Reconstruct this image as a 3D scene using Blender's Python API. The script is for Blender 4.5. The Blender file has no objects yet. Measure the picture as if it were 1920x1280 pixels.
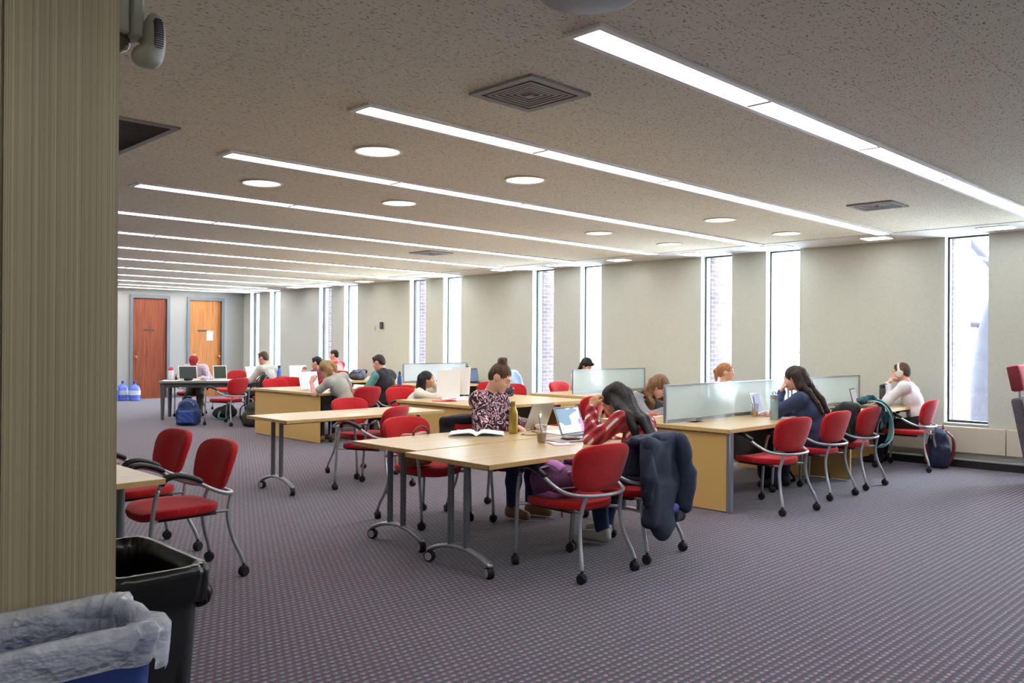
import bpy, bmesh, math, random
import numpy as np
from mathutils import Vector, Matrix

random.seed(7); np.random.seed(7)
SC = bpy.context.scene
COL = SC.collection
PI = math.pi

# ------------------------------------------------------------------ camera
cam_d = bpy.data.cameras.new('camera'); cam = bpy.data.objects.new('camera', cam_d); COL.objects.link(cam)
cam_d.sensor_width = 36; cam_d.lens = 36 * 1573.904 / 1920; cam_d.clip_start = 0.05; cam_d.clip_end = 300
_r = ((0.7107880, -0.7033822, 0.0058228), (0.0063085, -0.0019032, -0.9999783), (0.7033780, 0.7108093, 0.0030846))
cam.matrix_world = Matrix(((_r[0][0], -_r[1][0], -_r[2][0], 0), (_r[0][1], -_r[1][1], -_r[2][1], 0),
                           (_r[0][2], -_r[1][2], -_r[2][2], 1.42), (0, 0, 0, 1)))
SC.camera = cam

# ------------------------------------------------------------------ light and exposure
W = bpy.data.worlds.new('sky'); SC.world = W; W.use_nodes = True
_bg = W.node_tree.nodes['Background']; _bg.inputs[0].default_value = (0.76, 0.88, 1.0, 1); _bg.inputs[1].default_value = 17.0
SC.view_settings.view_transform = 'Standard'; SC.view_settings.look = 'None'
SC.view_settings.exposure = 1.1; SC.view_settings.gamma = 1.0; SC.view_settings.use_curve_mapping = False
STRIP_E = 8.2; DOWN_E = 1.0; SOFFIT_E = 6.0

# ------------------------------------------------------------------ materials
def lin(c):
    return tuple(((x / 255) / 12.92 if x / 255 <= 0.04045 else ((x / 255 + 0.055) / 1.055) ** 2.4) for x in c) + (1,)

class NT:
    def __init__(s, name):
        s.m = bpy.data.materials.new(name); s.m.use_nodes = True
        s.t = s.m.node_tree; s.b = s.t.nodes['Principled BSDF']; s._tc = None
    def n(s, typ, **kw):
        nd = s.t.nodes.new(typ)
        for k, v in kw.items():
            if k.startswith('i_'):
                key = k[2:]; key = int(key) if key.isdigit() else key
                nd.inputs[key].default_value = v
            else: setattr(nd, k, v)
        return nd
    def l(s, a, b): s.t.links.new(a, b)
    def tc(s, kind='Object'):
        if s._tc is None: s._tc = s.n('ShaderNodeTexCoord')
        return s._tc.outputs[kind]
    def mapping(s, scale=(1, 1, 1), rot=(0, 0, 0), loc=(0, 0, 0), kind='Object'):
        mp = s.n('ShaderNodeMapping'); mp.inputs['Scale'].default_value = scale; mp.inputs['Rotation'].default_value = rot
        mp.inputs['Location'].default_value = loc; s.l(s.tc(kind), mp.inputs[0]); return mp.outputs[0]
    def noise(s, vec, scale=5, detail=2, rough=.5):
        nd = s.n('ShaderNodeTexNoise'); nd.inputs['Scale'].default_value = scale; nd.inputs['Detail'].default_value = detail
        nd.inputs['Roughness'].default_value = rough; s.l(vec, nd.inputs['Vector']); return nd.outputs[0]
    def ramp(s, fac, stops, interp='LINEAR'):
        r = s.n('ShaderNodeValToRGB'); r.color_ramp.interpolation = interp; e = r.color_ramp.elements
        while len(e) < len(stops): e.new(.5)
        for k, (p, c) in enumerate(stops): e[k].position = p; e[k].color = c if len(c) == 4 else lin(c)
        s.l(fac, r.inputs[0]); return r.outputs[0]
    def math(s, op, a, b=None, c=None):
        nd = s.n('ShaderNodeMath', operation=op)
        for k, v in enumerate((a, b, c)):
            if v is None: continue
            if isinstance(v, (int, float)): nd.inputs[k].default_value = v
            else: s.l(v, nd.inputs[k])
        return nd.outputs[0]
    def mix(s, fac, a, b, typ='MIX'):
        nd = s.n('ShaderNodeMixRGB', blend_type=typ)
        for k, v in enumerate((fac, a, b)):
            if isinstance(v, (int, float)): nd.inputs[k].default_value = v
            elif isinstance(v, tuple): nd.inputs[k].default_value = v if len(v) == 4 else lin(v)
            else: s.l(v, nd.inputs[k])
        return nd.outputs[0]
    def bump(s, h, strength=.3, dist=.01):
        b = s.n('ShaderNodeBump'); b.inputs['Strength'].default_value = strength; b.inputs['Distance'].default_value = dist
        s.l(h, b.inputs['Height']); s.l(b.outputs[0], s.b.inputs['Normal'])
    def sep(s, vec):
        nd = s.n('ShaderNodeSeparateXYZ'); s.l(vec, nd.inputs[0]); return nd.outputs

MATS = {}
def mat(name, c, rough=.5, metal=0.0, var=0.0, vscale=30, bump=0.0, bscale=200, spec=.5, stretch=(1, 1, 1), emit=None, estr=1, coat=0):
    if name in MATS: return MATS[name]
    t = NT(name); b = t.b; cl = lin(c)
    b.inputs['Base Color'].default_value = cl; b.inputs['Roughness'].default_value = rough; b.inputs['Metallic'].default_value = metal
    b.inputs['Specular IOR Level'].default_value = spec; b.inputs['Coat Weight'].default_value = coat
    if var or bump: mp = t.mapping(stretch)
    if var:
        lo = tuple(max(0, x * (1 - var)) for x in cl[:3]) + (1,); hi = tuple(min(1, x * (1 + var)) for x in cl[:3]) + (1,)
        t.l(t.ramp(t.noise(mp, vscale, 3, .6), [(.3, lo), (.7, hi)]), b.inputs['Base Color'])
    if bump: t.bump(t.noise(mp, bscale, 2), bump, .004)
    if emit is not None:
        b.inputs['Emission Color'].default_value = lin(emit); b.inputs['Emission Strength'].default_value = estr
    MATS[name] = t.m; return t.m

def m_carpet():
    t = NT('carpet_weave'); o = t.sep(t.mapping((1 / .041, 1 / .041, 1)))
    row = t.math('FLOOR', o[1]); u = t.math('ADD', o[0], t.math('MULTIPLY', row, .5))
    fu = t.math('SUBTRACT', t.math('FRACT', u), .5); fv = t.math('SUBTRACT', t.math('FRACT', o[1]), .5)
    wob = t.noise(t.mapping((1, 1, 1)), 160, 2)
    d = t.math('ADD', t.math('POWER', t.math('MULTIPLY', fu, 1.5), 2), t.math('POWER', t.math('MULTIPLY', fv, 2.1), 2))
    d = t.math('ADD', d, t.math('MULTIPLY', t.math('SUBTRACT', wob, .5), .95))
    pale = t.ramp(d, [(.02, (1, 1, 1, 1)), (.34, (0, 0, 0, 1))])
    u2 = t.math('FRACT', t.math('ADD', u, .5)); fu2 = t.math('SUBTRACT', u2, .5)
    d2 = t.math('ADD', t.math('POWER', t.math('MULTIPLY', fu2, 2.2), 2), t.math('POWER', t.math('MULTIPLY', fv, 2.4), 2))
    d2 = t.math('ADD', d2, t.math('MULTIPLY', t.math('SUBTRACT', wob, .5), .9))
    red = t.ramp(d2, [(.16, (1, 1, 1, 1)), (.5, (0, 0, 0, 1))])
    big = t.noise(t.mapping((1, 1, 1)), 30, 2)
    base = t.mix(big, (48, 48, 56), (70, 68, 82))
    palec = t.mix(t.noise(t.mapping((1, 1, 1), loc=(3, 5, 0)), 45, 1), (138, 136, 150), (170, 166, 176))
    c = t.mix(red, base, (108, 58, 68)); var_ = t.ramp(t.noise(t.mapping((1, 1, 1), loc=(7, 2, 0)), 38, 2, .7), [(.3, (.28, .28, .28, 1)), (.62, (.95, .95, .95, 1))]); c = t.mix(t.math('MULTIPLY', pale, var_), c, palec)
    t.l(c, t.b.inputs['Base Color']); t.b.inputs['Roughness'].default_value = .95; t.b.inputs['Specular IOR Level'].default_value = .15
    t.b.inputs['Sheen Weight'].default_value = .25; t.b.inputs['Sheen Roughness'].default_value = .5
    t.bump(t.math('SUBTRACT', wob, d), .35, .004); return t.m

def m_ceiling():
    t = NT('fissured_ceiling_tile')
    a = t.noise(t.mapping((1, 2.8, 1), rot=(0, 0, .5)), 36, 1.2, .5); b = t.noise(t.mapping((1, 3.0, 1), rot=(0, 0, 1.15), loc=(9, 3, 1)), 40, 1.2, .5)
    f = t.math('MAXIMUM', a, b)
    dark = t.ramp(f, [(.645, (0, 0, 0, 1)), (.715, (1, 1, 1, 1))])
    mott = t.mix(t.noise(t.mapping((1, 1, 1)), 14, 3), (230, 221, 200), (242, 234, 214))
    c = t.mix(t.math('MULTIPLY', dark, .72), mott, (70, 62, 56))
    br = t.n('ShaderNodeTexBrick'); t.l(t.mapping((1, 1, 1)), br.inputs['Vector'])
    br.inputs['Scale'].default_value = 1; br.inputs['Mortar Size'].default_value = .0022; br.inputs['Brick Width'].default_value = 1.22; br.inputs['Row Height'].default_value = .61
    c = t.mix(t.math('MULTIPLY', br.outputs['Fac'], .28), c, (90, 84, 78))
    t.l(c, t.b.inputs['Base Color']); t.b.inputs['Roughness'].default_value = .95; t.b.inputs['Specular IOR Level'].default_value = .1
    return t.m

def m_pillar():
    t = NT('ribbed_bronze_cladding')
    a = t.noise(t.mapping((280, 1, .12)), 1.0, 2); b = t.noise(t.mapping((900, 1, .3), loc=(5, 0, 0)), 1.0, 1)
    c = t.ramp(t.math('ADD', t.math('MULTIPLY', a, .65), t.math('MULTIPLY', b, .35)), [(.3, (130, 118, 94)), (.52, (164, 151, 121)), (.72, (194, 180, 146))])
    t.l(c, t.b.inputs['Base Color']); t.b.inputs['Roughness'].default_value = .48; t.b.inputs['Metallic'].default_value = .1
    t.bump(a, .25, .003); return t.m

def m_wood(name, c1, c2, c3, rough=.42):
    t = NT(name)
    g = t.noise(t.mapping((18, 18, .9)), 1.6, 4, .6)
    t.l(t.ramp(g, [(.28, c1), (.5, c2), (.74, c3)]), t.b.inputs['Base Color']); t.b.inputs['Roughness'].default_value = rough; return t.m

def m_laminate(name, c1, c2, rough, sx, scale=1.0):
    t = NT(name)
    g = t.noise(t.mapping(sx), scale, 3, .6)
    t.l(t.ramp(g, [(.3, c1), (.7, c2)]), t.b.inputs['Base Color']); t.b.inputs['Roughness'].default_value = rough; return t.m

def m_red():
    t = NT('red_woven_fabric'); mp = t.mapping((1, 1, 1)); o = t.sep(mp)
    base = t.mix(t.noise(mp, 90, 2), (170, 20, 28), (204, 38, 42))
    u = t.math('MULTIPLY', o[0], 1 / .020); v = t.math('MULTIPLY', t.math('ADD', o[1], o[2]), 1 / .030)
    fl = t.math('FLOOR', v); u = t.math('ADD', u, t.math('MULTIPLY', fl, .5))
    fu = t.math('ABSOLUTE', t.math('SUBTRACT', t.math('FRACT', u), .5)); fv = t.math('ABSOLUTE', t.math('SUBTRACT', t.math('FRACT', v), .5))
    dash = t.math('MULTIPLY', t.math('LESS_THAN', fu, .10), t.math('LESS_THAN', fv, .22))
    dash = t.math('MULTIPLY', dash, t.math('GREATER_THAN', t.noise(mp, 26, 1), .52))
    t.l(t.mix(t.math('MULTIPLY', dash, .17), base, (226, 120, 96)), t.b.inputs['Base Color'])
    t.b.inputs['Roughness'].default_value = .9; t.b.inputs['Specular IOR Level'].default_value = .2
    t.b.inputs['Sheen Weight'].default_value = .15
    t.bump(t.noise(mp, 500, 1), .3, .002); return t.m

def m_glass(name, tint=(245, 250, 250), tr=.92, rough=.02):
    t = NT(name); out = t.t.nodes['Material Output']
    a = t.n('ShaderNodeBsdfTransparent'); a.inputs[0].default_value = lin(tint)
    g = t.n('ShaderNodeBsdfGlossy'); g.inputs['Roughness'].default_value = rough
    mx = t.n('ShaderNodeMixShader'); mx.inputs[0].default_value = 1 - tr
    t.l(a.outputs[0], mx.inputs[1]); t.l(g.outputs[0], mx.inputs[2]); t.l(mx.outputs[0], out.inputs[0]); return t.m

def m_frost(name, tint, clear=.4, gloss=.06):
    t = NT(name); out = t.t.nodes['Material Output']
    a = t.n('ShaderNodeBsdfTransparent'); a.inputs[0].default_value = lin(tint)
    d = t.n('ShaderNodeBsdfDiffuse'); d.inputs[0].default_value = lin(tint)
    tl = t.n('ShaderNodeBsdfTranslucent'); tl.inputs[0].default_value = lin(tint)
    m1 = t.n('ShaderNodeMixShader'); m1.inputs[0].default_value = .6; t.l(d.outputs[0], m1.inputs[1]); t.l(tl.outputs[0], m1.inputs[2])
    m2 = t.n('ShaderNodeMixShader'); m2.inputs[0].default_value = clear; t.l(m1.outputs[0], m2.inputs[1]); t.l(a.outputs[0], m2.inputs[2])
    g = t.n('ShaderNodeBsdfGlossy'); g.inputs['Roughness'].default_value = .15
    m3 = t.n('ShaderNodeMixShader'); m3.inputs[0].default_value = gloss; t.l(m2.outputs[0], m3.inputs[1]); t.l(g.outputs[0], m3.inputs[2])
    t.l(m3.outputs[0], out.inputs[0]); return t.m

def m_brick():
    t = NT('red_brick'); br = t.n('ShaderNodeTexBrick'); t.l(t.mapping((1, 1, 1), rot=(PI / 2, 0, 0)), br.inputs['Vector'])
    br.inputs['Color1'].default_value = lin((84, 68, 70)); br.inputs['Color2'].default_value = lin((66, 52, 56)); br.inputs['Mortar'].default_value = lin((100, 94, 98))
    br.inputs['Scale'].default_value = 1; br.inputs['Brick Width'].default_value = .2; br.inputs['Row Height'].default_value = .068; br.inputs['Mortar Size'].default_value = .008
    t.l(br.outputs[0], t.b.inputs['Base Color']); t.b.inputs['Roughness'].default_value = .9; return t.m

def m_floral():
    t = NT('floral_print_fabric'); mp = t.mapping((1, 1, 1))
    nd = t.n('ShaderNodeTexNoise'); nd.inputs['Scale'].default_value = 10; nd.inputs['Detail'].default_value = 1.0; nd.inputs['Distortion'].default_value = 2.0; t.l(mp, nd.inputs['Vector'])
    K = (26, 22, 32); P_ = (222, 164, 182); C_ = (240, 226, 224); R_ = (140, 54, 88)
    c = t.ramp(nd.outputs[0], [(.0, K), (.35, K), (.37, R_), (.39, P_), (.42, C_), (.435, R_), (.455, K), (.525, K), (.54, R_), (.56, C_), (.59, P_), (.61, R_), (.63, K), (.72, K)])
    t.l(c, t.b.inputs['Base Color']); t.b.inputs['Roughness'].default_value = .85; return t.m

def m_plaid():
    t = NT('red_plaid_flannel'); mp = t.mapping((1, 1, 1)); o = t.sep(mp); k = 2 * PI / .058
    a = t.math('SINE', t.math('MULTIPLY', t.math('ADD', o[0], t.math('MULTIPLY', o[1], .12)), k)); b = t.math('SINE', t.math('MULTIPLY', t.math('ADD', t.math('MULTIPLY', o[2], .72), t.math('MULTIPLY', o[1], .72)), k))
    wa = t.ramp(a, [(.35, (0, 0, 0, 1)), (.7, (1, 1, 1, 1))]); wb = t.ramp(b, [(.35, (0, 0, 0, 1)), (.7, (1, 1, 1, 1))])
    da = t.math('LESS_THAN', a, -.35); db = t.math('LESS_THAN', b, -.35)
    c = t.mix(t.math('MULTIPLY', t.math('ADD', da, db), .4), (186, 34, 44), (70, 20, 32))
    c = t.mix(t.math('MULTIPLY', t.math('ADD', wa, wb), .18), c, (214, 150, 156)); c = t.mix(t.math('MULTIPLY', wa, wb), c, (236, 226, 226))
    t.l(c, t.b.inputs['Base Color']); t.b.inputs['Roughness'].default_value = .9; return t.m

def m_check(name, base, line):
    t = NT(name); o = t.sep(t.mapping((1, 1, 1))); k = 2 * PI / .05
    a = t.math('GREATER_THAN', t.math('SINE', t.math('MULTIPLY', o[0], k)), .6); b = t.math('GREATER_THAN', t.math('SINE', t.math('MULTIPLY', t.math('ADD', o[2], o[1]), k)), .6)
    t.l(t.mix(t.math('MULTIPLY', t.math('ADD', a, b), .4), base, line), t.b.inputs['Base Color']); t.b.inputs['Roughness'].default_value = .9; return t.m

def m_stripe():
    t = NT('black_and_cream_stripes'); o = t.sep(t.mapping((1, 1, 1)))
    w = t.math('ADD', t.math('ADD', o[2], t.math('MULTIPLY', o[1], .35)), t.math('MULTIPLY', t.noise(t.mapping((1, 1, 1)), 9, 1), .02))
    s = t.math('GREATER_THAN', t.math('SINE', t.math('MULTIPLY', w, 2 * PI / .042)), .1)
    t.l(t.mix(s, (232, 224, 212), (46, 48, 50)), t.b.inputs['Base Color']); t.b.inputs['Roughness'].default_value = .9; return t.m

def m_hair(name, c1, c2):
    t = NT(name); g = t.noise(t.mapping((90, 90, 9)), 1.0, 2)
    t.l(t.ramp(g, [(.3, c1), (.7, c2)]), t.b.inputs['Base Color']); t.b.inputs['Roughness'].default_value = .5; t.b.inputs['Specular IOR Level'].default_value = .3
    t.bump(g, .5, .006); return t.m

def m_screen(name, c1, c2, strength=1.0, kind='doc'):
    t = NT(name); o = t.sep(t.mapping((1, 1, 1)))
    if kind == 'doc':
        ln = t.math('GREATER_THAN', t.math('SINE', t.math('MULTIPLY', o[1], 2 * PI / .014)), .1)
        ln = t.math('MULTIPLY', ln, t.math('GREATER_THAN', t.noise(t.mapping((60, 8, 1)), 1, 1), .47))
        c = t.mix(t.math('MULTIPLY', ln, .5), c1, c2)
    else:
        w = t.noise(t.mapping((6, 9, 1), rot=(0, 0, .7)), .8, 1)
        band = t.math('MULTIPLY', t.math('GREATER_THAN', w, .5), t.math('GREATER_THAN', o[1], .06))
        c = t.mix(band, c1, c2)
        c = t.mix(t.math('GREATER_THAN', t.math('ADD', o[0], t.math('MULTIPLY', o[1], -.25)), .105), c, (214, 96, 176))
        c = t.mix(t.math('MULTIPLY', t.math('GREATER_THAN', t.math('ADD', o[0], t.math('MULTIPLY', o[1], -.25)), .105), t.math('GREATER_THAN', o[1], .11)), c, (78, 92, 116))
    t.l(c, t.b.inputs['Emission Color']); t.b.inputs['Emission Strength'].default_value = strength
    t.b.inputs['Base Color'].default_value = (.03, .03, .03, 1)
    if strength == 0: t.l(c, t.b.inputs['Base Color'])
    t.b.inputs['Roughness'].default_value = .25; return t.m

def m_speckle(name, c1, c2, rough=.6, scale=260):
    t = NT(name); g = t.noise(t.mapping((1, 1, 1)), scale, 2)
    t.l(t.ramp(g, [(.35, c1), (.65, c2)]), t.b.inputs['Base Color']); t.b.inputs['Roughness'].default_value = rough; return t.m

def m_plastic_bag(name, c, alpha):
    t = NT(name); out = t.t.nodes['Material Output']; t.b.inputs['Base Color'].default_value = lin(c); t.b.inputs['Roughness'].default_value = .16
    t.bump(t.noise(t.mapping((1, 1, 1.6)), 13, 3, .55), .9, .04)
    tl = t.n('ShaderNodeBsdfTranslucent'); tl.inputs[0].default_value = lin(c)
    tr = t.n('ShaderNodeBsdfTransparent'); tr.inputs[0].default_value = lin((235, 238, 242))
    m1 = t.n('ShaderNodeMixShader'); m1.inputs[0].default_value = .35; t.l(t.b.outputs[0], m1.inputs[1]); t.l(tl.outputs[0], m1.inputs[2])
    m2 = t.n('ShaderNodeMixShader'); t.l(m1.outputs[0], m2.inputs[1]); t.l(tr.outputs[0], m2.inputs[2])
    t.l(t.ramp(t.noise(t.mapping((1, 1, 1)), 12, 3, .6), [(.3, (alpha * .7,) * 3 + (1,)), (.7, (alpha * 1.3,) * 3 + (1,))]), m2.inputs[0])
    t.l(m2.outputs[0], out.inputs[0]); return t.m

MAPLE = m_laminate('maple_laminate', (182, 154, 104), (200, 174, 126), .3, (1.2, 14, 14))
MAPLE_EDGE = mat('maple_edge_band', (206, 170, 108), .45, var=.08)
PANEL = m_speckle('honey_laminate_panel', (206, 164, 92), (224, 184, 112), .5)
STEEL = mat('silver_powder_coat', (168, 172, 176), .38, .55)
GREY_LEG = mat('grey_powder_coat', (116, 122, 128), .45, .4)
BLACK = mat('black_plastic', (26, 27, 30), .42)
RUBBER = mat('black_rubber', (20, 20, 22), .6)
HUB = mat('pale_wheel_hub', (178, 180, 182), .4)
RED = m_red()
WALL = m_speckle('cream_wall_paint', (190, 191, 178), (195, 196, 184), .85, 40)
WHITE = mat('white_wall_paint', (160, 158, 152), .8)
GYPSUM = mat('white_gypsum', (214, 210, 204), .85, var=.03, vscale=6)
ALU = mat('brushed_aluminium', (158, 164, 170), .35, .7)
PAPER = mat('white_paper', (240, 240, 236), .8)
BLKFAB = mat('black_fabric', (24, 25, 29), .9, var=.3, vscale=60, bump=.3)
NAVYFAB = mat('navy_fabric', (36, 42, 62), .85, var=.2, vscale=40, bump=.3, bscale=300)
DENIM = mat('blue_denim', (42, 56, 88), .9, var=.2, vscale=90)

# ------------------------------------------------------------------ object helpers
def link(o, parent=None):
    COL.objects.link(o)
    if parent is not None: o.parent = parent
    return o
def tag(o, label=None, cat=None, group=None, kind=None):
    if label: o['label'] = label
    if cat: o['category'] = cat
    if group: o['group'] = group
    if kind: o['kind'] = kind
    return o
def thing(name, label, cat, loc=(0, 0, 0), rz=0.0, group=None):
    o = bpy.data.objects.new(name, None); o.empty_display_size = .1; COL.objects.link(o)
    o.location = loc; o.rotation_euler = (0, 0, rz); return tag(o, label, cat, group)
def mesh_obj(name, me, m=None, parent=None, angle=40, smooth=True):
    o = bpy.data.objects.new(name, me)
    if m is not None: me.materials.append(m)
    if smooth:
        me.polygons.foreach_set('use_smooth', np.ones(len(me.polygons), bool))
        if angle < 180: me.set_sharp_from_angle(angle=math.radians(angle))
    return link(o, parent)
def copy_tree(o, parent=None):
    c = o.copy(); COL.objects.link(c)
    if parent is not None: c.parent = parent
    for ch in list(o.children): copy_tree(ch, c)
    return c

class MB:
    """collects shapes into one bmesh"""
    def __init__(s): s.b = bmesh.new()
    def _x(s, vs, M):
        if M is not None:
            for v in vs: v.co = M @ v.co
    def box(s, lo, hi, bev=0.0, seg=1, M=None):
        lo = Vector(lo); hi = Vector(hi)
        r = bmesh.ops.create_cube(s.b, size=1); vs = r['verts']
        for v in vs: v.co = Vector((lo[i] + (v.co[i] + .5) * (hi[i] - lo[i]) for i in range(3)))
        if bev > 0:
            es = list({e for v in vs for e in v.link_edges})
            r = bmesh.ops.bevel(s.b, geom=es, offset=bev, segments=seg, profile=.5, affect='EDGES', clamp_overlap=True)
            vs = list(set(r['verts']) | {v for v in vs if v.is_valid})
        s._x(vs, M); return s
    def tube(s, pts, r, n=10, M=None, closed=False, flat=None):
        pts = [Vector(p) for p in pts]; N = len(pts); rs = r if isinstance(r, (list, tuple)) else [r] * N
        T = []
        for i in range(N):
            a = pts[(i - 1) % N] if (closed or i > 0) else pts[i]; b = pts[(i + 1) % N] if (closed or i < N - 1) else pts[i]
            T.append((b - a).normalized())
        up = Vector((0, 0, 1)) if abs(T[0].z) < .9 else Vector((1, 0, 0))
        X = T[0].cross(up).normalized(); rings = []
        for i in range(N):
            X = (X - T[i] * X.dot(T[i])).normalized(); Y = T[i].cross(X); ring = []
            for k in range(n):
                a = 2 * PI * k / n; fx, fy = (flat if flat else (1, 1))
                ring.append(s.b.verts.new(pts[i] + (X * math.cos(a) * fx + Y * math.sin(a) * fy) * rs[i]))
            rings.append(ring)
        for i in range(N if closed else N - 1):
            A = rings[i]; B = rings[(i + 1) % N]
            for k in range(n): s.b.faces.new((A[k], A[(k + 1) % n], B[(k + 1) % n], B[k]))
        if not closed: s.b.faces.new(rings[0][::-1]); s.b.faces.new(rings[-1])
        s._x([v for q in rings for v in q], M); return s
    def lathe(s, prof, n=20, M=None, caps=True):
        rings = []
        for (r, z) in prof: rings.append([s.b.verts.new((r * math.cos(2 * PI * k / n), r * math.sin(2 * PI * k / n), z)) for k in range(n)])
        for A, B in zip(rings[:-1], rings[1:]):
            for k in range(n): s.b.faces.new((A[k], A[(k + 1) % n], B[(k + 1) % n], B[k]))
        if caps: s.b.faces.new(rings[0][::-1]); s.b.faces.new(rings[-1])
        s._x([v for q in rings for v in q], M); return s
    def prism(s, poly, z0, z1, M=None):
        a = [s.b.verts.new((x, y, z0)) for x, y in poly]; b = [s.b.verts.new((x, y, z1)) for x, y in poly]; n = len(poly)
        s.b.faces.new(a[::-1]); s.b.faces.new(b)
        for k in range(n): s.b.faces.new((a[k], a[(k + 1) % n], b[(k + 1) % n], b[k]))
        s._x(a + b, M); return s
    def grid(s, fn, nu, nv, thick=0.0, M=None):
        g = [[s.b.verts.new(fn(i / nu, j / nv)) for j in range(nv + 1)] for i in range(nu + 1)]
        fs = [s.b.faces.new((g[i][j], g[i + 1][j], g[i + 1][j + 1], g[i][j + 1])) for i in range(nu) for j in range(nv)]
        vs = [v for r in g for v in r]
        if thick:
            bmesh.ops.recalc_face_normals(s.b, faces=fs)
            r = bmesh.ops.solidify(s.b, geom=fs, thickness=thick)
            vs += [x for x in r['geom'] if isinstance(x, bmesh.types.BMVert)]
        s._x(set(vs), M); return s
    def ball(s, c, r, M=None, u=14, v=10):
        q = bmesh.ops.create_uvsphere(s.b, u_segments=u, v_segments=v, radius=1); rr = r if isinstance(r, (tuple, list)) else (r, r, r)
        for x in q['verts']: x.co = Vector((c[0] + x.co.x * rr[0], c[1] + x.co.y * rr[1], c[2] + x.co.z * rr[2]))
        s._x(q['verts'], M); return s
    def build(s, name, m=None, parent=None, angle=40, smooth=True):
        bmesh.ops.recalc_face_normals(s.b, faces=s.b.faces[:])
        me = bpy.data.meshes.new(name); s.b.to_mesh(me); s.b.free()
        return mesh_obj(name, me, m, parent, angle, smooth)

def T(x=0, y=0, z=0): return Matrix.Translation((x, y, z))
def Rx(a): return Matrix.Rotation(a, 4, 'X')
def Ry(a): return Matrix.Rotation(a, 4, 'Y')
def Rz(a): return Matrix.Rotation(a, 4, 'Z')
def spline(pts, k=6):
    P = [Vector(p) for p in pts]; P = [P[0] * 2 - P[1]] + P + [P[-1] * 2 - P[-2]]; out = []
    for i in range(1, len(P) - 2):
        a, b, c, d = P[i - 1:i + 3]
        for j in range(k):
            t = j / k
            out.append(.5 * ((2 * b) + (c - a) * t + (2 * a - 5 * b + 4 * c - d) * t * t + (3 * b - a - 3 * c + d) * t ** 3))
    out.append(P[-2]); return out

# ------------------------------------------------------------------ implicit surfaces (smooth unions of tapered capsules and ellipsoids)
def sdf_field(prims, res, k):
    lo = np.full(3, 1e9); hi = np.full(3, -1e9); ext = []
    for p in prims:
        t = p[0].lstrip('-')
        if t == 'c':
            a, b = np.array(p[1], float), np.array(p[2], float); r = max(p[3], p[4]); l = np.minimum(a, b) - r; h = np.maximum(a, b) + r
        elif t == 'e':
            c = np.array(p[1], float); r = np.array(p[2], float); Rm = np.array(p[3], float) if len(p) > 3 and p[3] is not None else np.eye(3)
            e = np.sqrt(((Rm * r[None, :]) ** 2).sum(1)); l = c - e; h = c + e
        else:
            c = np.array(p[1], float); r = np.array(p[2], float); Rm = np.array(p[3], float) if p[3] is not None else np.eye(3)
            e = np.abs(Rm * r[None, :]).sum(1); l = c - e; h = c + e
        ext.append((l, h))
        if not p[0].startswith('-'): lo = np.minimum(lo, l); hi = np.maximum(hi, h)
    lo = lo - 3 * res; hi = hi + 3 * res
    n = np.ceil((hi - lo) / res).astype(int) + 1
    F = np.full(n, .1, np.float32); ax = [lo[i] + res * np.arange(n[i]) for i in range(3)]
    for p, (l, h) in zip(prims, ext):
        neg = p[0].startswith('-'); t = p[0].lstrip('-'); kk = k; mg = kk + 2 * res + .006
        i0 = np.clip(np.floor((l - mg - lo) / res).astype(int), 0, n); i1 = np.clip(np.ceil((h + mg - lo) / res).astype(int) + 1, 0, n)
        if np.any(i1 <= i0): continue
        sl = tuple(slice(i0[i], i1[i]) for i in range(3))
        X = ax[0][sl[0]][:, None, None]; Y = ax[1][sl[1]][None, :, None]; Z = ax[2][sl[2]][None, None, :]
        if t == 'c':
            a, b = np.array(p[1], float), np.array(p[2], float); d = b - a; L = max(d @ d, 1e-9)
            tt = np.clip(((X - a[0]) * d[0] + (Y - a[1]) * d[1] + (Z - a[2]) * d[2]) / L, 0, 1)
            D = np.sqrt((X - a[0] - tt * d[0]) ** 2 + (Y - a[1] - tt * d[1]) ** 2 + (Z - a[2] - tt * d[2]) ** 2) - (p[3] + (p[4] - p[3]) * tt)
        else:
            c = np.array(p[1], float); r = np.array(p[2], float); Rm = np.array(p[3], float) if len(p) > 3 and p[3] is not None else np.eye(3)
            q = [(X - c[0]) * Rm[0, i] + (Y - c[1]) * Rm[1, i] + (Z - c[2]) * Rm[2, i] for i in range(3)]
            if t == 'e':
                k0 = np.sqrt(sum((q[i] / r[i]) ** 2 for i in range(3))); k1 = np.sqrt(sum((q[i] / r[i] ** 2) ** 2 for i in range(3))) + 1e-9
                D = k0 * (k0 - 1) / k1
            else:
                rd = p[4]; w = [np.abs(q[i]) - (r[i] - rd) for i in range(3)]
                D = np.sqrt(sum(np.maximum(v, 0) ** 2 for v in w)) + np.minimum(np.maximum(np.maximum(w[0], w[1]), w[2]), 0) - rd
        S = F[sl]
        if neg:
            kk = .01; D = -D; hh = np.clip(.5 - .5 * (S - D) / kk, 0, 1); F[sl] = S * (1 - hh) + D * hh + kk * hh * (1 - hh)
        else:
            hh = np.clip(.5 + .5 * (S - D) / kk, 0, 1); F[sl] = S * (1 - hh) + D * hh - kk * hh * (1 - hh)
    return F, lo
_CO = [(i, j, l) for i in (0, 1) for j in (0, 1) for l in (0, 1)]
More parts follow.
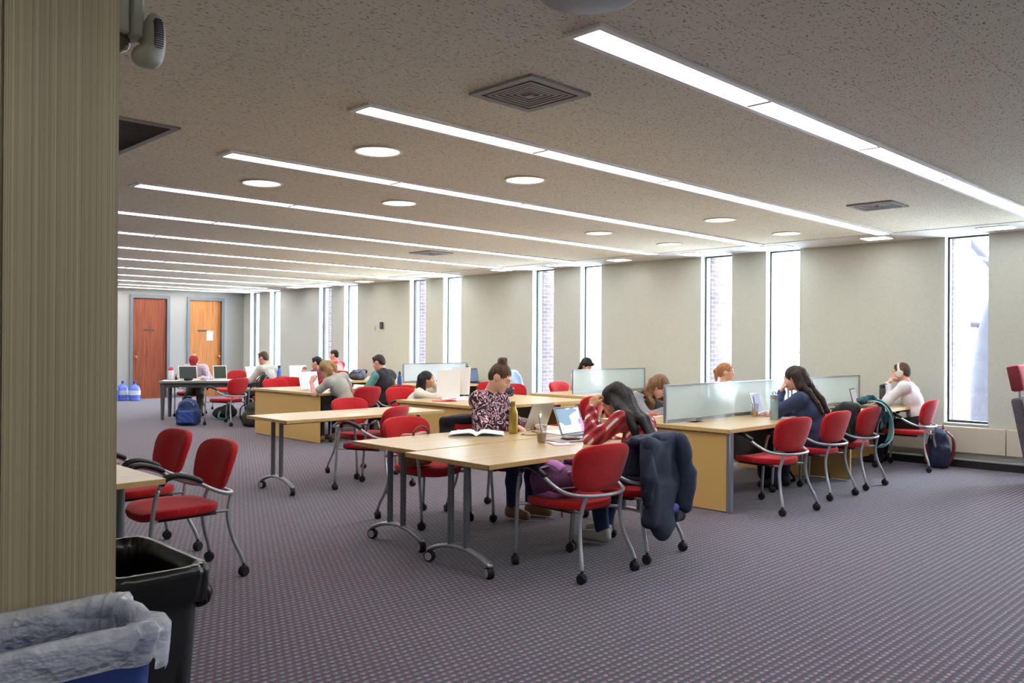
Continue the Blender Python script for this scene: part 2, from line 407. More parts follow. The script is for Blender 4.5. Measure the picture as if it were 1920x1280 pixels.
def surface_net(F, lo, res):
    s = F < 0; n = F.shape
    cnt = sum(s[i:n[0] - 1 + i, j:n[1] - 1 + j, l:n[2] - 1 + l].astype(np.int8) for i, j, l in _CO)
    act = np.argwhere((cnt > 0) & (cnt < 8)); idx = -np.ones((n[0] - 1, n[1] - 1, n[2] - 1), np.int32); idx[tuple(act.T)] = np.arange(len(act))
    acc = np.zeros((len(act), 3)); num = np.zeros(len(act))
    for a in _CO:
        for d in range(3):
            if a[d]: continue
            b = list(a); b[d] = 1
            fa = F[act[:, 0] + a[0], act[:, 1] + a[1], act[:, 2] + a[2]]; fb = F[act[:, 0] + b[0], act[:, 1] + b[1], act[:, 2] + b[2]]
            m = (fa < 0) != (fb < 0); tt = np.where(m, fa / np.where(m, fa - fb, 1), 0)
            pos = np.tile(np.array(a, float), (len(act), 1)); pos[:, d] = tt; acc[m] += pos[m]; num[m] += 1
    V = lo + res * (act + acc / num[:, None]); Q = []
    for d in range(3):
        u, v = (d + 1) % 3, (d + 2) % 3
        A = s; sh = [slice(None)] * 3; sh2 = [slice(None)] * 3; sh[d] = slice(0, -1); sh2[d] = slice(1, None)
        a, b = A[tuple(sh)], A[tuple(sh2)]; e = np.argwhere(a != b)
        e = e[(e[:, u] > 0) & (e[:, v] > 0) & (e[:, u] < n[u] - 1) & (e[:, v] < n[v] - 1)]
        flip = a[tuple(e.T)]
        def c(du, dv):
            q = e.copy(); q[:, u] -= du; q[:, v] -= dv; return idx[tuple(q.T)]
        quad = np.stack([c(0, 0), c(1, 0), c(1, 1), c(0, 1)], 1); quad[~flip] = quad[~flip][:, ::-1]; Q.append(quad)
    return V, np.concatenate(Q)
def sdf_obj(name, prims, m, parent=None, res=.008, k=.02, disp=None, world=True):
    F, lo = sdf_field(prims, res, k); V, Q = surface_net(F, lo, res)
    for _ in range(2):   # relax
        e = np.concatenate([Q[:, [0, 1]], Q[:, [1, 2]], Q[:, [2, 3]], Q[:, [3, 0]]]); A = np.zeros_like(V); N = np.zeros(len(V))
        np.add.at(A, e[:, 0], V[e[:, 1]]); np.add.at(N, e[:, 0], 1); V = .5 * V + .5 * A / np.maximum(N, 1)[:, None]
    if disp is not None: V = disp(V, Q)
    me = bpy.data.meshes.new(name); nv, nq = len(V), len(Q)
    me.vertices.add(nv); me.vertices.foreach_set('co', V.astype(np.float32).ravel())
    me.loops.add(nq * 4); me.loops.foreach_set('vertex_index', Q.astype(np.int32).ravel())
    me.polygons.add(nq); me.polygons.foreach_set('loop_start', np.arange(0, nq * 4, 4, dtype=np.int32))
    me.update(); me.validate()
    return mesh_obj(name, me, m, parent, 180)
def folds(amp=.006, f=(22, 22, 12), seed=0):
    rs = np.random.RandomState(seed); ph = rs.rand(6) * 6.28; w = rs.randn(6, 3)
    def fn(V, Q):
        n = np.zeros_like(V); a = np.cross(V[Q[:, 1]] - V[Q[:, 0]], V[Q[:, 2]] - V[Q[:, 0]])
        for i in range(4): np.add.at(n, Q[:, i], a)
        n /= np.linalg.norm(n, axis=1)[:, None] + 1e-12
        h = sum(np.sin((V * np.array(f)) @ w[i] + ph[i] + 1.5 * np.sin((V * 9) @ w[(i + 1) % 6])) for i in range(6)) / 3
        return V + n * (amp * h)[:, None]
    return fn
# ------------------------------------------------------------------ room shell
H = 2.755; XW = 10.89; YF = 21.4; XL = -1.6; YB = -2.6
def struct(name, mb, m, parent=None, **kw):
    o = mb.build(name, m, parent, **kw)
    if parent is None: o['kind'] = 'structure'
    return o
struct('floor', MB().box((XL - .3, YB - .3, -.12), (XW + .4, YF + .4, 0)), m_carpet())
struct('ceiling', MB().box((XL - .3, YB - .3, H), (XW + .4, YF + .4, H + .15)), m_ceiling())
struct('wall_left', MB().box((XL - .2, YB, 0), (XL, YF, H)), WALL)
struct('wall_front', MB().box((XL - .2, YB - .2, 0), (XW, YB, H)), WALL)
WINS = [(-1.65, -1.1), (-.6, -.1), (1.93, 2.43), (3.068, 3.547), (5.406, 5.907), (6.449, 6.972), (8.897, 9.35), (9.967, 10.487), (12.437, 12.973),  # the opening entries lie out of view, added to let in daylight
        (13.534, 14.068), (15.988, 16.526), (17.064, 17.599), (19.444, 19.964), (20.502, 21.03)]
ZS = .50
wr = MB(); y = YB - .2
for a, b in WINS:
    wr.box((XW, y, 0), (XW + .26, a, H)); wr.box((XW, a, 0), (XW + .26, b, ZS)); y = b
wr.box((XW, y, 0), (XW + .26, YF + .2, H))
struct('wall_right', wr, WALL)
# far wall with two door openings
D1 = (7.95, 8.79); D2 = (9.39, 10.25); ZD = 2.52
wb = MB(); wb.box((XL, YF, 0), (D1[0], YF + .2, H)); wb.box((D1[1], YF, 0), (D2[0], YF + .2, H)); wb.box((D2[1], YF, 0), (XW, YF + .2, H))
for d in (D1, D2): wb.box((d[0], YF, ZD), (d[1], YF + .2, H))
struct('wall_back', wb, WHITE)
struct('trim_1', MB().box((10.1, YB, H - .006), (XW, YF, H)), GYPSUM)          # plain soffit band along the windows
GLASS = m_glass('clear_window_glass', (250, 252, 255), .95)
DKFR = mat('dark_bronze_frame', (58, 62, 68), .4, .4)
for i, (a, b) in enumerate(WINS):
    f = MB()
    for lo, hi in (((XW + .12, a, ZS), (XW + .17, a + .02, H)), ((XW + .12, b - .02, ZS), (XW + .17, b, H)), ((XW + .12, a, ZS), (XW + .17, b, ZS + .03)), ((XW + .12, a, H - .02), (XW + .17, b, H))): f.box(lo, hi)
    w = struct('window_%d' % (i + 1), f, DKFR)
    MB().box((XW + .14, a + .02, ZS + .03), (XW + .148, b - .02, H - .02)).build('glass_pane', GLASS, w)
    MB().box((XW - .012, a - .012, ZS - .018), (XW + .12, b + .012, ZS + .004), .004).build('sill', WHITE, w)
# outside: brick piers beyond every second window, pale piers between the pairs
BRICK = m_brick(); PALE = mat('pale_precast_pier', (214, 222, 236), .8)
for i, (a, b) in enumerate(WINS):
    if i % 2: struct('exterior_brick_pier', MB().box((XW + .27, b - .005, -1.5), (XW + .95, b + .5, 4)), BRICK)
    else: struct('exterior_pale_pier', MB().box((XW + .27, b - .005, -1.5), (XW + .62, WINS[i + 1][0] - .03, 4)), PALE)
struct('exterior_ground', MB().box((XW + .3, -30, -1.6), (60, 60, -1.5)), mat('near_white_bright_ground', (226, 228, 224), .9))  # ground coloured near white so the outside looks bright
# baseboards, heater cover and ledge
struct('baseboard_back', MB().box((D1[1] + .1, YF - .015, 0), (D2[0] - .08, YF, .1)).box((D2[1] + .08, YF - .015, 0), (XW, YF, .1)).box((XL, YF - .015, 0), (D1[0] - .08, YF, .1)), mat('grey_baseboard', (92, 98, 108), .6))
led = MB().box((10.72, YB, .0), (XW, YF, .085))
struct('baseboard_right', led, mat('black_rubber_base', (30, 30, 33), .6))
struct('trim_2', MB().box((10.715, YB, .085), (XW, YF, .095)), mat('grey_ledge_top', (150, 150, 152), .7))
hc = MB(); yy = YB
for k in range(9):
    y1 = 2.86 if k == 0 else yy + 2.35
    y1 = min(y1, YF - .02)
    if y1 - yy > .1: hc.box((XW - .07, yy + .004, .165), (XW, y1 - .004, .468), .006)
    yy = y1
struct('trim_3', hc, mat('cream_heater_cover', (206, 198, 178), .6))
# doors
BRS = mat('brass', (196, 150, 72), .3, .9)
def door(n, d, m, knob_left, sign):
    fr = MB(); w = .075
    fr.box((d[0] - w, YF - .03, 0), (d[0], YF + .1, ZD + w)).box((d[1], YF - .03, 0), (d[1] + w, YF + .1, ZD + w)).box((d[0], YF - .03, ZD), (d[1], YF + .1, ZD + w))
    o = struct('door_%d' % n, fr, mat('grey_door_frame', (112, 118, 122), .5))
    MB().box((d[0] - .0, YF + .03, .008), (d[1] + .0, YF + .075, ZD + .0)).build('door_leaf', m, o)
    kx = d[0] + .075 if knob_left else d[1] - .075
    MB().lathe([(.032, 0), (.032, .006), (.012, .012), (.012, .035), (.03, .045), (.036, .062), (.028, .078), (.005, .082)], 18, T(kx, YF + .03, 1.05) @ Rx(PI / 2)).build('door_knob', BRS, o)
    MB().box((sign - .13, YF + .022, 1.70), (sign + .13, YF + .03, 1.745), .003).build('name_plate', mat('dark_engraved_plate', (84, 66, 58), .4, .3), o)
    MB().box((d[0], YF - .0, 0), (d[1], YF + .03, .012)).build('threshold', BRS, o)
    return o
door(1, D1, m_wood('red_brown_veneer', (104, 44, 22), (138, 64, 34), (160, 84, 46)), True, 8.36)
d2 = door(2, D2, m_wood('orange_oak_veneer', (158, 92, 36), (184, 114, 50), (200, 134, 66)), False, 9.74)
tag(MB().box((9.86, YF + .0215, 1.47), (10.03, YF + .0255, 1.72)).build('paper_notice', PAPER), 'white paper notice taped to the orange oak door', 'notice')
# thermostat
th = thing('thermostat', 'small dark thermostat on the cream wall between window pairs', 'thermostat', (XW, 15.03, 1.81))
MB().box((-.012, -.075, -.085), (0, .075, .085), .004).build('back_plate', mat('cream_plate', (196, 192, 176), .5), th)
MB().box((-.05, -.05, -.075), (-.012, .05, .075), .008).build('cover', mat('dark_grey_cover', (62, 60, 56), .4), th)
sw = thing('light_switch', 'tiny pale switch plate beside the dark thermostat', 'switch', (XW, 15.3, 1.75))
MB().box((-.01, -.035, -.055), (0, .035, .055), .003).build('plate', mat('grey_plate', (178, 178, 170), .5), sw); MB().box((-.018, -.008, -.014), (-.01, .008, .014)).build('toggle', WHITE, sw)

# ------------------------------------------------------------------ ceiling lights
DIFF = mat('lit_strip_diffuser', (250, 250, 246), .5, emit=(252, 252, 255), estr=STRIP_E)
RIM = mat('white_light_rim', (236, 234, 230), .5, 0)
ROWS = [2.32 + 1.649 * k for k in range(-1, 9)] + [17.2, 18.7, 20.0, 21.0]  # first row is added behind the camera, unseen, to light the pillar front
ORD = ['nearest', 'second', 'third', 'fourth', 'fifth', 'sixth', 'seventh', 'eighth', 'ninth', 'tenth', 'eleventh', 'twelfth', 'thirteenth']
X0, L0 = 2.73, 1.467
for k, yc in enumerate(ROWS, -1):
    t = thing('strip_light', ('added linear ceiling strip light behind the camera, out of view, lighting the pillar' if k < 0 else 'longest linear ceiling strip light, nearest the camera, running towards the rightmost window' if k == 0 else
              'linear ceiling strip light, %s row counted back from the nearest one' % ORD[k] if k < 12 else 'linear ceiling strip light in the last row before the doors'), 'ceiling light', (0, yc, H), 0, 'linear ceiling strip lights')
    X0 = 2.73 if k >= 0 else -.9; xe = X0 + 4 * L0 + 1.498; fr = MB()
    fr.box((X0 - .035, -.105, -.016), (xe + .035, -.072, -.0005)).box((X0 - .035, .072, -.016), (xe + .035, .105, -.0005)).box((X0 - .035, -.0715, -.016), (X0, .0715, -.0005)).box((xe, -.0715, -.016), (xe + .035, .0715, -.0005))
    fr.build('frame', RIM, t)
    xs = [X0 + L0 * j for j in range(5)] + [xe]
    for j in range(5):
        MB().box((xs[j] + (.014 if j else .0005), -.0715, -.006), (xs[j + 1] - (.014 if j < 4 else .0005), .0715, -.001)).build('diffuser', DIFF, t)
        if j: MB().box((xs[j] - .014, -.0715, -.012), (xs[j] + .014, .0715, -.0005)).build('joint_bar', mat('grey_joint_bar', (96, 94, 92), .6), t)
OPAL = mat('lit_opal_disc', (250, 246, 232), .5, emit=(255, 246, 222), estr=DOWN_E)
dl = []
for (x, y, s) in ((3.43, 4.80, 'largest, nearest the pillar'), (4.86, 4.77, 'second from the left in the near row'), (7.84, 4.79, 'third from the left in the near row'), (9.33, 4.80, 'rightmost in the near row'),
                  (3.44, 6.46, 'leftmost in the far row'), (4.84, 6.42, 'second from the left in the far row'), (7.79, 6.40, 'third from the left in the far row'), (9.28, 6.42, 'rightmost in the far row')):
    t = thing('downlight', 'round recessed ceiling downlight, ' + s, 'downlight', (x, y, H), 0, 'round ceiling downlights')
    MB().lathe([(.155, 0), (.172, -.002), (.174, -.008), (.158, -.012), (.15, -.006), (.15, 0)], 40, caps=False).build('trim_ring', RIM, t)
    MB().lathe([(.151, -.004), (.14, -.006), (.02, -.007)], 40).build('opal_disc', OPAL, t)
SOFF = mat('lit_soffit_panel', (250, 250, 246), .5, emit=(250, 250, 255), estr=SOFFIT_E)
SP = [2.86, 4.18, 5.5, 6.84, 8.16, 9.46, 10.8, 12.4, 13.65, 15.05, 16.4, 17.9, 19.3]
for k, y in enumerate(SP):
    t = thing('soffit_light', 'small square light panel in the plain band above the windows, %s from the right' % (ORD[k] if k else 'first'), 'ceiling light', (10.42, y, H - .006), 0, 'square soffit light panels')
    MB().box((-.15, -.17, -.008), (.15, .17, 0), .003).build('frame', RIM, t); MB().box((-.125, -.145, -.011), (.125, .145, -.007)).build('panel', SOFF, t)
# air diffusers
def vent(x, y, w, label, n=6):
    t = thing('ceiling_vent', label, 'air vent', (x, y, H)); g = mat('vent_grey_paint', (150, 146, 140), .5)
    def ring(a, b, z0, z1):
        m = MB(); m.box((-a, -a, z0), (a, -b, z1)).box((-a, b, z0), (a, a, z1)).box((-a, -b, z0), (-b, b, z1)).box((b, -b, z0), (a, b, z1)); return m
    MB().box((-w, -w, -.002), (w, w, -.0005)).build('dark_throat', BLACK, t)
    ring(w + .04, w - .005, -.014, -.0005).build('flange', g, t)
    for k in range(n):
        a = (w - .025) * (1 - k / n); b = max(a - (w - .03) / n * .56, .004); m = ring(a, b, -.014 + .0012 * k, -.011 + .0012 * k)
        m.build('louvre_ring', g, t, 20)
    MB().box((-.02, -.02, -.02), (.02, .02, -.006)).build('centre_cap', g, t)
vent(3.2, 3.11, .19, 'large square concentric air vent between the two nearest strip lights')
vent(8.05, 3.22, .17, 'smaller square air vent near the rightmost windows')
vent(7.82, 9.6, .19, 'flat square air vent far down the ceiling above the desks')
t = thing('return_grille', 'dark square return air panel in the ceiling beside the pillar', 'air vent', (1.66, 5.7, H))
m = MB(); m.box((-.54, -.54, -.012), (.54, -.5, 0)).box((-.54, .5, -.012), (.54, .54, 0)).box((-.54, -.5, -.012), (-.5, .5, 0)).box((.5, -.5, -.012), (.54, .5, 0)); m.build('frame', mat('vent_grey_paint', (150, 146, 140)), t)
m = MB(); m.box((-.5, -.5, -.003), (.5, .5, -.001))
for k in range(24): m.box((-.5, -.49 + k * .041, -.008), (.5, -.475 + k * .041, -.002))
m.build('grille', mat('dark_grille', (70, 66, 62), .7), t)
tag(MB().lathe([(.19, 0), (.19, -.01), (.17, -.018), (.02, -.022)], 36, T(2.44, 2.06, H)).build('ceiling_speaker', mat('speaker_grille', (158, 156, 158), .6)), 'round flat ceiling speaker above the nearest strip light', 'speaker')

# ------------------------------------------------------------------ pillar, bins, emergency light
PIL = m_pillar()
pil = tag(MB().box((-.35, 2.44, 0), (.575, 3.1, H)).box((.582, 2.44, 0), (.865, 3.1, H)).box((-.3, 2.45, 0), (.8, 3.05, H)).build('pillar', PIL), kind='structure')
em = thing('emergency_light', 'grey emergency light box with a louvred lamp head on the pillar side', 'emergency light', (.865, 2.78, 2.37))
EG = mat('grey_beige_plastic', (168, 168, 156), .5)
MB().box((0, -.11, 0), (.115, .12, .33), .008).build('housing', EG, em)
MB().box((.115, -.115, -.004), (.155, .125, .336), .008).build('cover', EG, em)
for k in range(3): MB().box((.095, -.1125, .17 + k * .012), (.112, -.109, .174 + k * .012)).build('vent_slot', BLACK, em)
MB().ball((.06, -.03, -.012), (.085, .07, .036)).build('lens_dome', mat('tinted_lens', (92, 96, 74), .2), em)
hd = sdf_obj('lamp_head', [('e', (.188, -.10, .0), (.034, .05, .088)), ('e', (.165, -.10, -.055), (.042, .05, .036)), ('c', (.13, -.05, .02), (.18, -.09, .01), .02, .02)], EG, em, .005, .015)
for k in range(14):
    w = .010 if k in (0, 13) else .014
    MB().box((.186 - w, -.1535 + abs(k - 6) * .0011, -.035 + k * .0068), (.186 + w, -.13, -.032 + k * .0068)).build('louvre_slot', BLACK, hd)
def bin_shell(w, d, h, tp, t=.006, n=5, r=.05):
    """open tapered rounded bin, returns MB"""
    def ring(s, z, off):
        pts = []
        for cx, cy, a0 in ((1, 1, 0), (-1, 1, PI / 2), (-1, -1, PI), (1, -1, 1.5 * PI)):
            for k in range(n + 1):
                a = a0 + PI / 2 * k / n; pts.append(((w * s + off - r) * cx + r * math.cos(a), (d * s + off - r) * cy + r * math.sin(a), z))
        return pts
    m = MB(); prof = [(tp, 0, 0), (1, h - .05, 0), (1, h - .05, .012), (1, h, .014), (1, h, -.004), (1, h - .06, -.008), (tp, .02, -.01)]
    rg = [[m.b.verts.new(p) for p in ring(s, z, o)] for s, z, o in prof]; N = len(rg[0])
    for A, B in zip(rg[:-1], rg[1:]):
        for k in range(N): m.b.faces.new((A[k], A[(k + 1) % N], B[(k + 1) % N], B[k]))
    m.b.faces.new(rg[0][::-1]); m.b.faces.new(rg[-1]); return m
def liner(w, d, h, drop, seed, wob=.012, inner=.35, r=.05, cuff=.02):
    rs = random.Random(seed); m = MB(); N = 96; prof = []
    ph = [rs.random() * 6.28 for _ in range(8)]
    for j in range(22):
        s = j / 21
        if s < .45: z = h - inner * (1 - s / .45); off = -.018
        elif s < .55: z = h + .012 * math.sin((s - .45) / .1 * PI) + .006; off = -.012 + (s - .45) / .1 * (.02 + cuff)
        else: z = h - drop * (s - .55) / .45; off = .008 + cuff - .012 * (s - .55)
        prof.append((z, off, s))
    rg = []
    for z, off, s in prof:
        row = []
        for k in range(N):
            a = 2 * PI * k / N; c, sn = math.cos(a), math.sin(a); e = .28
            x = math.copysign(abs(c) ** e, c) * (w + off); y = math.copysign(abs(sn) ** e, sn) * (d + off)
            q = sum(math.sin(a * (5 + 3.1 * i) + ph[i] + s * (3 + i)) for i in range(6)) / 3
            g = wob * q * (1 if s > .45 else .6); l = math.hypot(x, y)
            zz = z + (wob * 1.6 * math.sin(a * 3 + ph[6]) + wob * .8 * math.sin(a * 11 + ph[7])) * max(0, s - .55) * 2
            row.append(m.b.verts.new((x * (1 + g / l), y * (1 + g / l), zz)))
        rg.append(row)
    for A, B in zip(rg[:-1], rg[1:]):
        for k in range(N): m.b.faces.new((A[k], A[(k + 1) % N], B[(k + 1) % N], B[k]))
    return m
bb = thing('trash_bin', 'black rubbish bin with a black liner beside the pillar', 'bin', (1.03, 2.80, 0))
bin_shell(.135, .255, .71, .82).build('bin_body', mat('black_bin_plastic', (22, 22, 23), .55), bb)
lb = liner(.135, .255, .715, .10, 3, .006, .5).build('liner', mat('black_bin_liner', (14, 14, 15), .28, bump=.4, bscale=25), bb, 180)
kn = sdf_obj('knot', [('c', (.155, -.235, .64), (.165, -.14, .625), .02, .03), ('e', (.155, -.19, .615), (.03, .06, .03))], MATS['black_bin_liner'], lb, .008, .02, folds(.01, (60, 60, 60), 4))
rb = thing('recycling_bin', 'blue recycling bin with a translucent bag folded over its rim', 'bin', (.60, 2.245, 0))
bin_shell(.245, .145, .71, .84).build('bin_body', mat('recycling_blue', (38, 62, 132), .5), rb)
liner(.245, .145, .72, .095, 9, .015, .3, cuff=.03).build('liner', m_plastic_bag('translucent_bag', (244, 246, 248), .46), rb, 180)
MB().box((-.2, -.1385, .25), (.12, -.1365, .56)).build('label', mat('pale_label', (198, 200, 186), .6), rb)
m = MB()
for k in range(3):
    a = 2 * PI * k / 3 + .5; c = Vector((.06, -.1392, .47)); p = lambda r, q: (c.x + r * math.cos(q), c.y, c.z + r * math.sin(q))
    pts = [p(.055, a), p(.055, a + 1.3), p(.035, a + 1.2), p(.035, a + .15)]
    vs = [m.b.verts.new(q) for q in pts] + [m.b.verts.new((q[0], q[1] - .001, q[2])) for q in pts]
    for f in ((0, 1, 2, 3), (7, 6, 5, 4), (0, 4, 5, 1), (1, 5, 6, 2), (2, 6, 7, 3), (3, 7, 4, 0)): m.b.faces.new([vs[i] for i in f])
m.build('recycling_symbol', mat('dark_label_ink', (40, 46, 44), .6), rb)

# ------------------------------------------------------------------ furniture
TZ = .71
def caster_mb(r=.034, big=False):
    m = MB()
    m.lathe([(r * .3, -.021), (r * .92, -.021), (r, -.015), (r, -.004), (r * .9, -.003), (r * .9, .003), (r, .004), (r, .015), (r * .92, .021), (r * .3, .021)], 20, T(0, 0, r) @ Ry(PI / 2))
    m.tube([(0, 0, r + .005), (0, 0, r * 2 + .022)], .009, 8)
    m.lathe([(r * 1.04, -.012), (r * 1.1, -.01), (r * 1.1, .01), (r * 1.04, .012)], 20, T(0, 0, r + .004) @ Ry(PI / 2)) if not big else None
    return m
def superell(w, d, n=2.9, k=40):
    out = []
    for i in range(k):
        a = 2 * PI * i / k; c, s = math.cos(a), math.sin(a)
        out.append((math.copysign(abs(c) ** (2 / n), c) * w, math.copysign(abs(s) ** (2 / n), s) * d))
    return out
def cushion(w, d, h, fn, n=3.2, k=44, edge=.4):
    """padded slab, fn bends each (x, y, z)"""
    m = MB(); o = superell(1, 1, n, k); rg = []
    prof = [(0.0, -1), (.5, -1), (.86, -.97), (.95, -.75), (1, -.2), (1, .2), (.965, .7), (.9, .92), (.7, 1.0), (.4, 1.06), (0, 1.08)]
    for s, z in prof:
        if s == 0: rg.append([m.b.verts.new(fn(0, 0, z * h / 2))])
        else:
            sx = (w - (1 - s) * h * 1.2) / w if s > .8 else s; sy = (d - (1 - s) * h * 1.2) / d if s > .8 else s
            rg.append([m.b.verts.new(fn(x * w * sx, y * d * sy, z * h / 2)) for x, y in o])
    for A, B in zip(rg[:-1], rg[1:]):
        for q in range(k):
            if len(A) == 1: m.b.faces.new((A[0], B[(q + 1) % k], B[q]))
            elif len(B) == 1: m.b.faces.new((A[q], A[(q + 1) % k], B[0]))
            else: m.b.faces.new((A[q], A[(q + 1) % k], B[(q + 1) % k], B[q]))
    return m
def make_chair():
    t = thing('stacking_chair', 'x', 'chair')
    def seat(x, y, z): return (x * (1 - .10 * (y < 0) * (-y / .235)), y + .015, .43 + z - .05 * max(0, (y - .12) / .12) ** 2 * .5 - .006 * math.cos(x * 9))
    cushion(.245, .235, .05, seat).build('seat', RED, t, 180)
    MB().box((-.19, -.18, .385), (.19, .19, .407), .01).build('seat_pan', BLACK, t)
    def back(x, y, z):  # x across, y up, z thickness
        v = y / .15; sx = 1 + .11 * v; zz = .665 + y
        return (x * sx, -.268 - .04 * v - z - .9 * (.055 - x * x) * .9 + .035, zz)
    cushion(.225, .15, .045, back, 3.4).build('backrest', RED, t, 180)
    loop = []
    for s in (1, -1):
        side = [(.262 * s, .205, .585), (.268 * s, .17, .635), (.272 * s, .10, .645), (.272 * s, .0, .615), (.265 * s, -.1, .56), (.245 * s, -.20, .52), (.16 * s, -.283, .505)]
        loop.append(side)
    path = spline(loop[0] + [(0, -.308, .50)] + loop[1][::-1], 5)
    MB().tube(path, .0125, 10).build('arm_frame', STEEL, t, 180)
    for s in (1, -1):
        MB().tube(spline([(.262 * s, .195, .606), (.268 * s, .165, .646), (.272 * s, .10, .657), (.272 * s, .02, .635), (.27 * s, -.045, .605)], 5), [.012] + [.019] * 19 + [.013], 10).build('armrest', BLACK, t, 180)
        MB().tube(spline([(.262 * s, .205, .59), (.258 * s, .23, .48), (.252 * s, .25, .25), (.25 * s, .262, .075)], 5), .0125, 10).build('leg', STEEL, t, 180)
        MB().tube(spline([(.155 * s, -.283, .505), (.168 * s, -.262, .43), (.18 * s, -.25, .35), (.198 * s, -.272, .23), (.225 * s, -.31, .13), (.236 * s, -.325, .075)], 5), .0125, 10).build('leg', STEEL, t, 180)
        for (x, yy, rz) in ((.25 * s, .262, .5 * s), (.236 * s, -.325, -.3 * s)):
            o = caster_mb(.029).build('caster', RUBBER, t); o.location = (x, yy, 0); o.rotation_euler = (0, 0, rz)
        MB().tube([(.254 * s, .24, .40), (.17 * s, .17, .395)], .01, 8).build('seat_bracket', STEEL, t)
        MB().tube([(.176 * s, -.252, .40), (.14 * s, -.14, .395)], .01, 8).build('seat_bracket', STEEL, t)
    return t
_ch = None
def chair(x, y, deg, label, group='red upholstered chairs on casters'):
    global _ch
    if _ch is None: _ch = make_chair(); o = _ch
    else: o = copy_tree(_ch)
    o.location = (x, y, 0); o.rotation_euler = (0, 0, math.radians(deg)); o['label'] = label; o['group'] = group; return o

def table(x0, x1, y0, y1, label, deg=0, pivot=None):
    cx, cy = (x0 + x1) / 2, (y0 + y1) / 2; w, d = (x1 - x0) / 2, (y1 - y0) / 2
    t = thing('folding_table', label, 'table', (cx, cy, 0), math.radians(deg), 'maple topped tables on wheeled legs')
    tp = MB().box((-w + .003, -d + .003, TZ - .028), (w - .003, d - .003, TZ), .003).build('tabletop', MAPLE, t)
    e = MB(); e.box((-w, -d, TZ - .029), (w, -d + .004, TZ - .001)).box((-w, d - .004, TZ - .029), (w, d, TZ - .001)).box((-w, -d, TZ - .029), (-w + .004, d, TZ - .001)).box((w - .004, -d, TZ - .029), (w, d, TZ - .001)); e.build('edge_band', MAPLE_EDGE, tp)
    MB().box((-w + .15, -.02, TZ - .075), (w - .15, .02, TZ - .035)).build('beam', GREY_LEG, t)
    for s in (-1, 1):
        X = s * (w - .12)
        for q in (-1, 1):
            MB().tube([(X, .075 * q, .13), (X, .075 * q, TZ - .03)], .021, 14).build('post', GREY_LEG, t)
        pts = spline([(X, -.30, .075), (X, -.2, .115), (X, -.08, .142), (X, 0, .146), (X, .08, .142), (X, .2, .115), (X, .30, .075)], 4)
        f = MB().tube(pts, [.014] + [.019] * (len(pts) - 2) + [.014], 10, flat=(1.3, .75)).build('foot', STEEL, t, 180)
        for q in (-1, 1):
            c = caster_mb(.036, True).build('caster', RUBBER, f); c.location = (X, q * .285, 0); c.rotation_euler = (0, 0, .35 * q)
            MB().lathe([(.004, .0245), (.024, .0245), (.026, .021), (.026, -.021), (.024, -.0245), (.004, -.0245)], 18, T(X, q * .285, .036) @ Rz(.35 * q) @ Ry(PI / 2)).build('wheel_hub', HUB, f)
        MB().box((X - .03, -.2, TZ - .045), (X + .03, .2, TZ - .029)).build('bracket', GREY_LEG, t)
    return t
table(3.36, 5.38, 3.585, 4.385, 'maple table nearest the camera, its end stepped out past its neighbour')
table(3.47, 5.42, 4.40, 5.15, 'maple table under the open textbook, pushed against the nearest table')
table(3.92, 5.80, 6.87, 7.64, 'empty maple table on wheeled legs in the middle left of the room')
table(-.1, 1.80, 4.37, 5.13, 'maple table corner beside the pillar with a red chair at its end')
table(-.1, 1.84, 5.15, 5.9, 'maple table behind the pillar, mostly hidden by it')

def desk(x0, x1, y0, y1, label, post=True, mid=True):
    t = thing('bench_desk', label, 'desk', (x0, y0, 0), 0, 'double sided maple bench desks'); w, d = x1 - x0, y1 - y0
    tp = MB().box((0.003, .003, TZ - .032), (w - .003, d - .003, TZ), .003).build('worktop', MAPLE, t)
    e = MB(); e.box((0, 0, TZ - .033), (w, .004, TZ - .001)).box((0, d - .004, TZ - .033), (w, d, TZ - .001)).box((0, 0, TZ - .033), (.004, d, TZ - .001)).box((w - .004, 0, TZ - .033), (w, d, TZ - .001)); e.build('edge_band', MAPLE_EDGE, tp)
    MB().box((.03, .045, .012), (.06, d - .03, TZ - .042)).build('end_panel', PANEL, t)
    MB().box((.035, .05, TZ - .043), (.055, d - .03, TZ - .03)).build('shadow_gap', BLACK, t)
    if post: MB().box((.022, .008, 0), (.085, .045, TZ - .03), .004).build('corner_post', ALU, t)
    if mid: MB().box((w - .05, d * .32, .01), (w - .02, d * .72, TZ - .035)).build('support_panel', PANEL, t)
    MB().box((.07, d / 2 - .012, .28), (w - .06, d / 2 + .012, TZ - .035)).build('modesty_panel', mat('dark_modesty_panel', (92, 84, 70), .6), t)
    MB().box((.07, d / 2 - .05, TZ - .09), (w - .06, d / 2 + .05, TZ - .033)).build('cable_tray', BLACK, t)
    return t
desk(6.27, 8.70, 3.73, 5.13, 'near bay of the front bench desk, its honey end panel facing the camera')
desk(8.72, 10.55, 3.73, 5.13, 'window bay of the front bench desk, under the red and black cables', False)
desk(6.42, 8.35, 6.95, 8.56, 'second row bench desk without a screen, red folder on it')
desk(8.78, 10.7, 7.0, 8.5, 'second row bench desk by the window with a frosted screen', False)
desk(6.36, 8.3, 10.28, 12.2, 'third row bench desk, white laptop and empty honey end panel', False)
desk(8.9, 10.75, 10.95, 12.6, 'third row bench desk by the window under the bright frosted screen', False)
desk(8.42, 10.6, 13.25, 15.6, 'fourth row bench desk with laptops and a dark bag, far back', False)
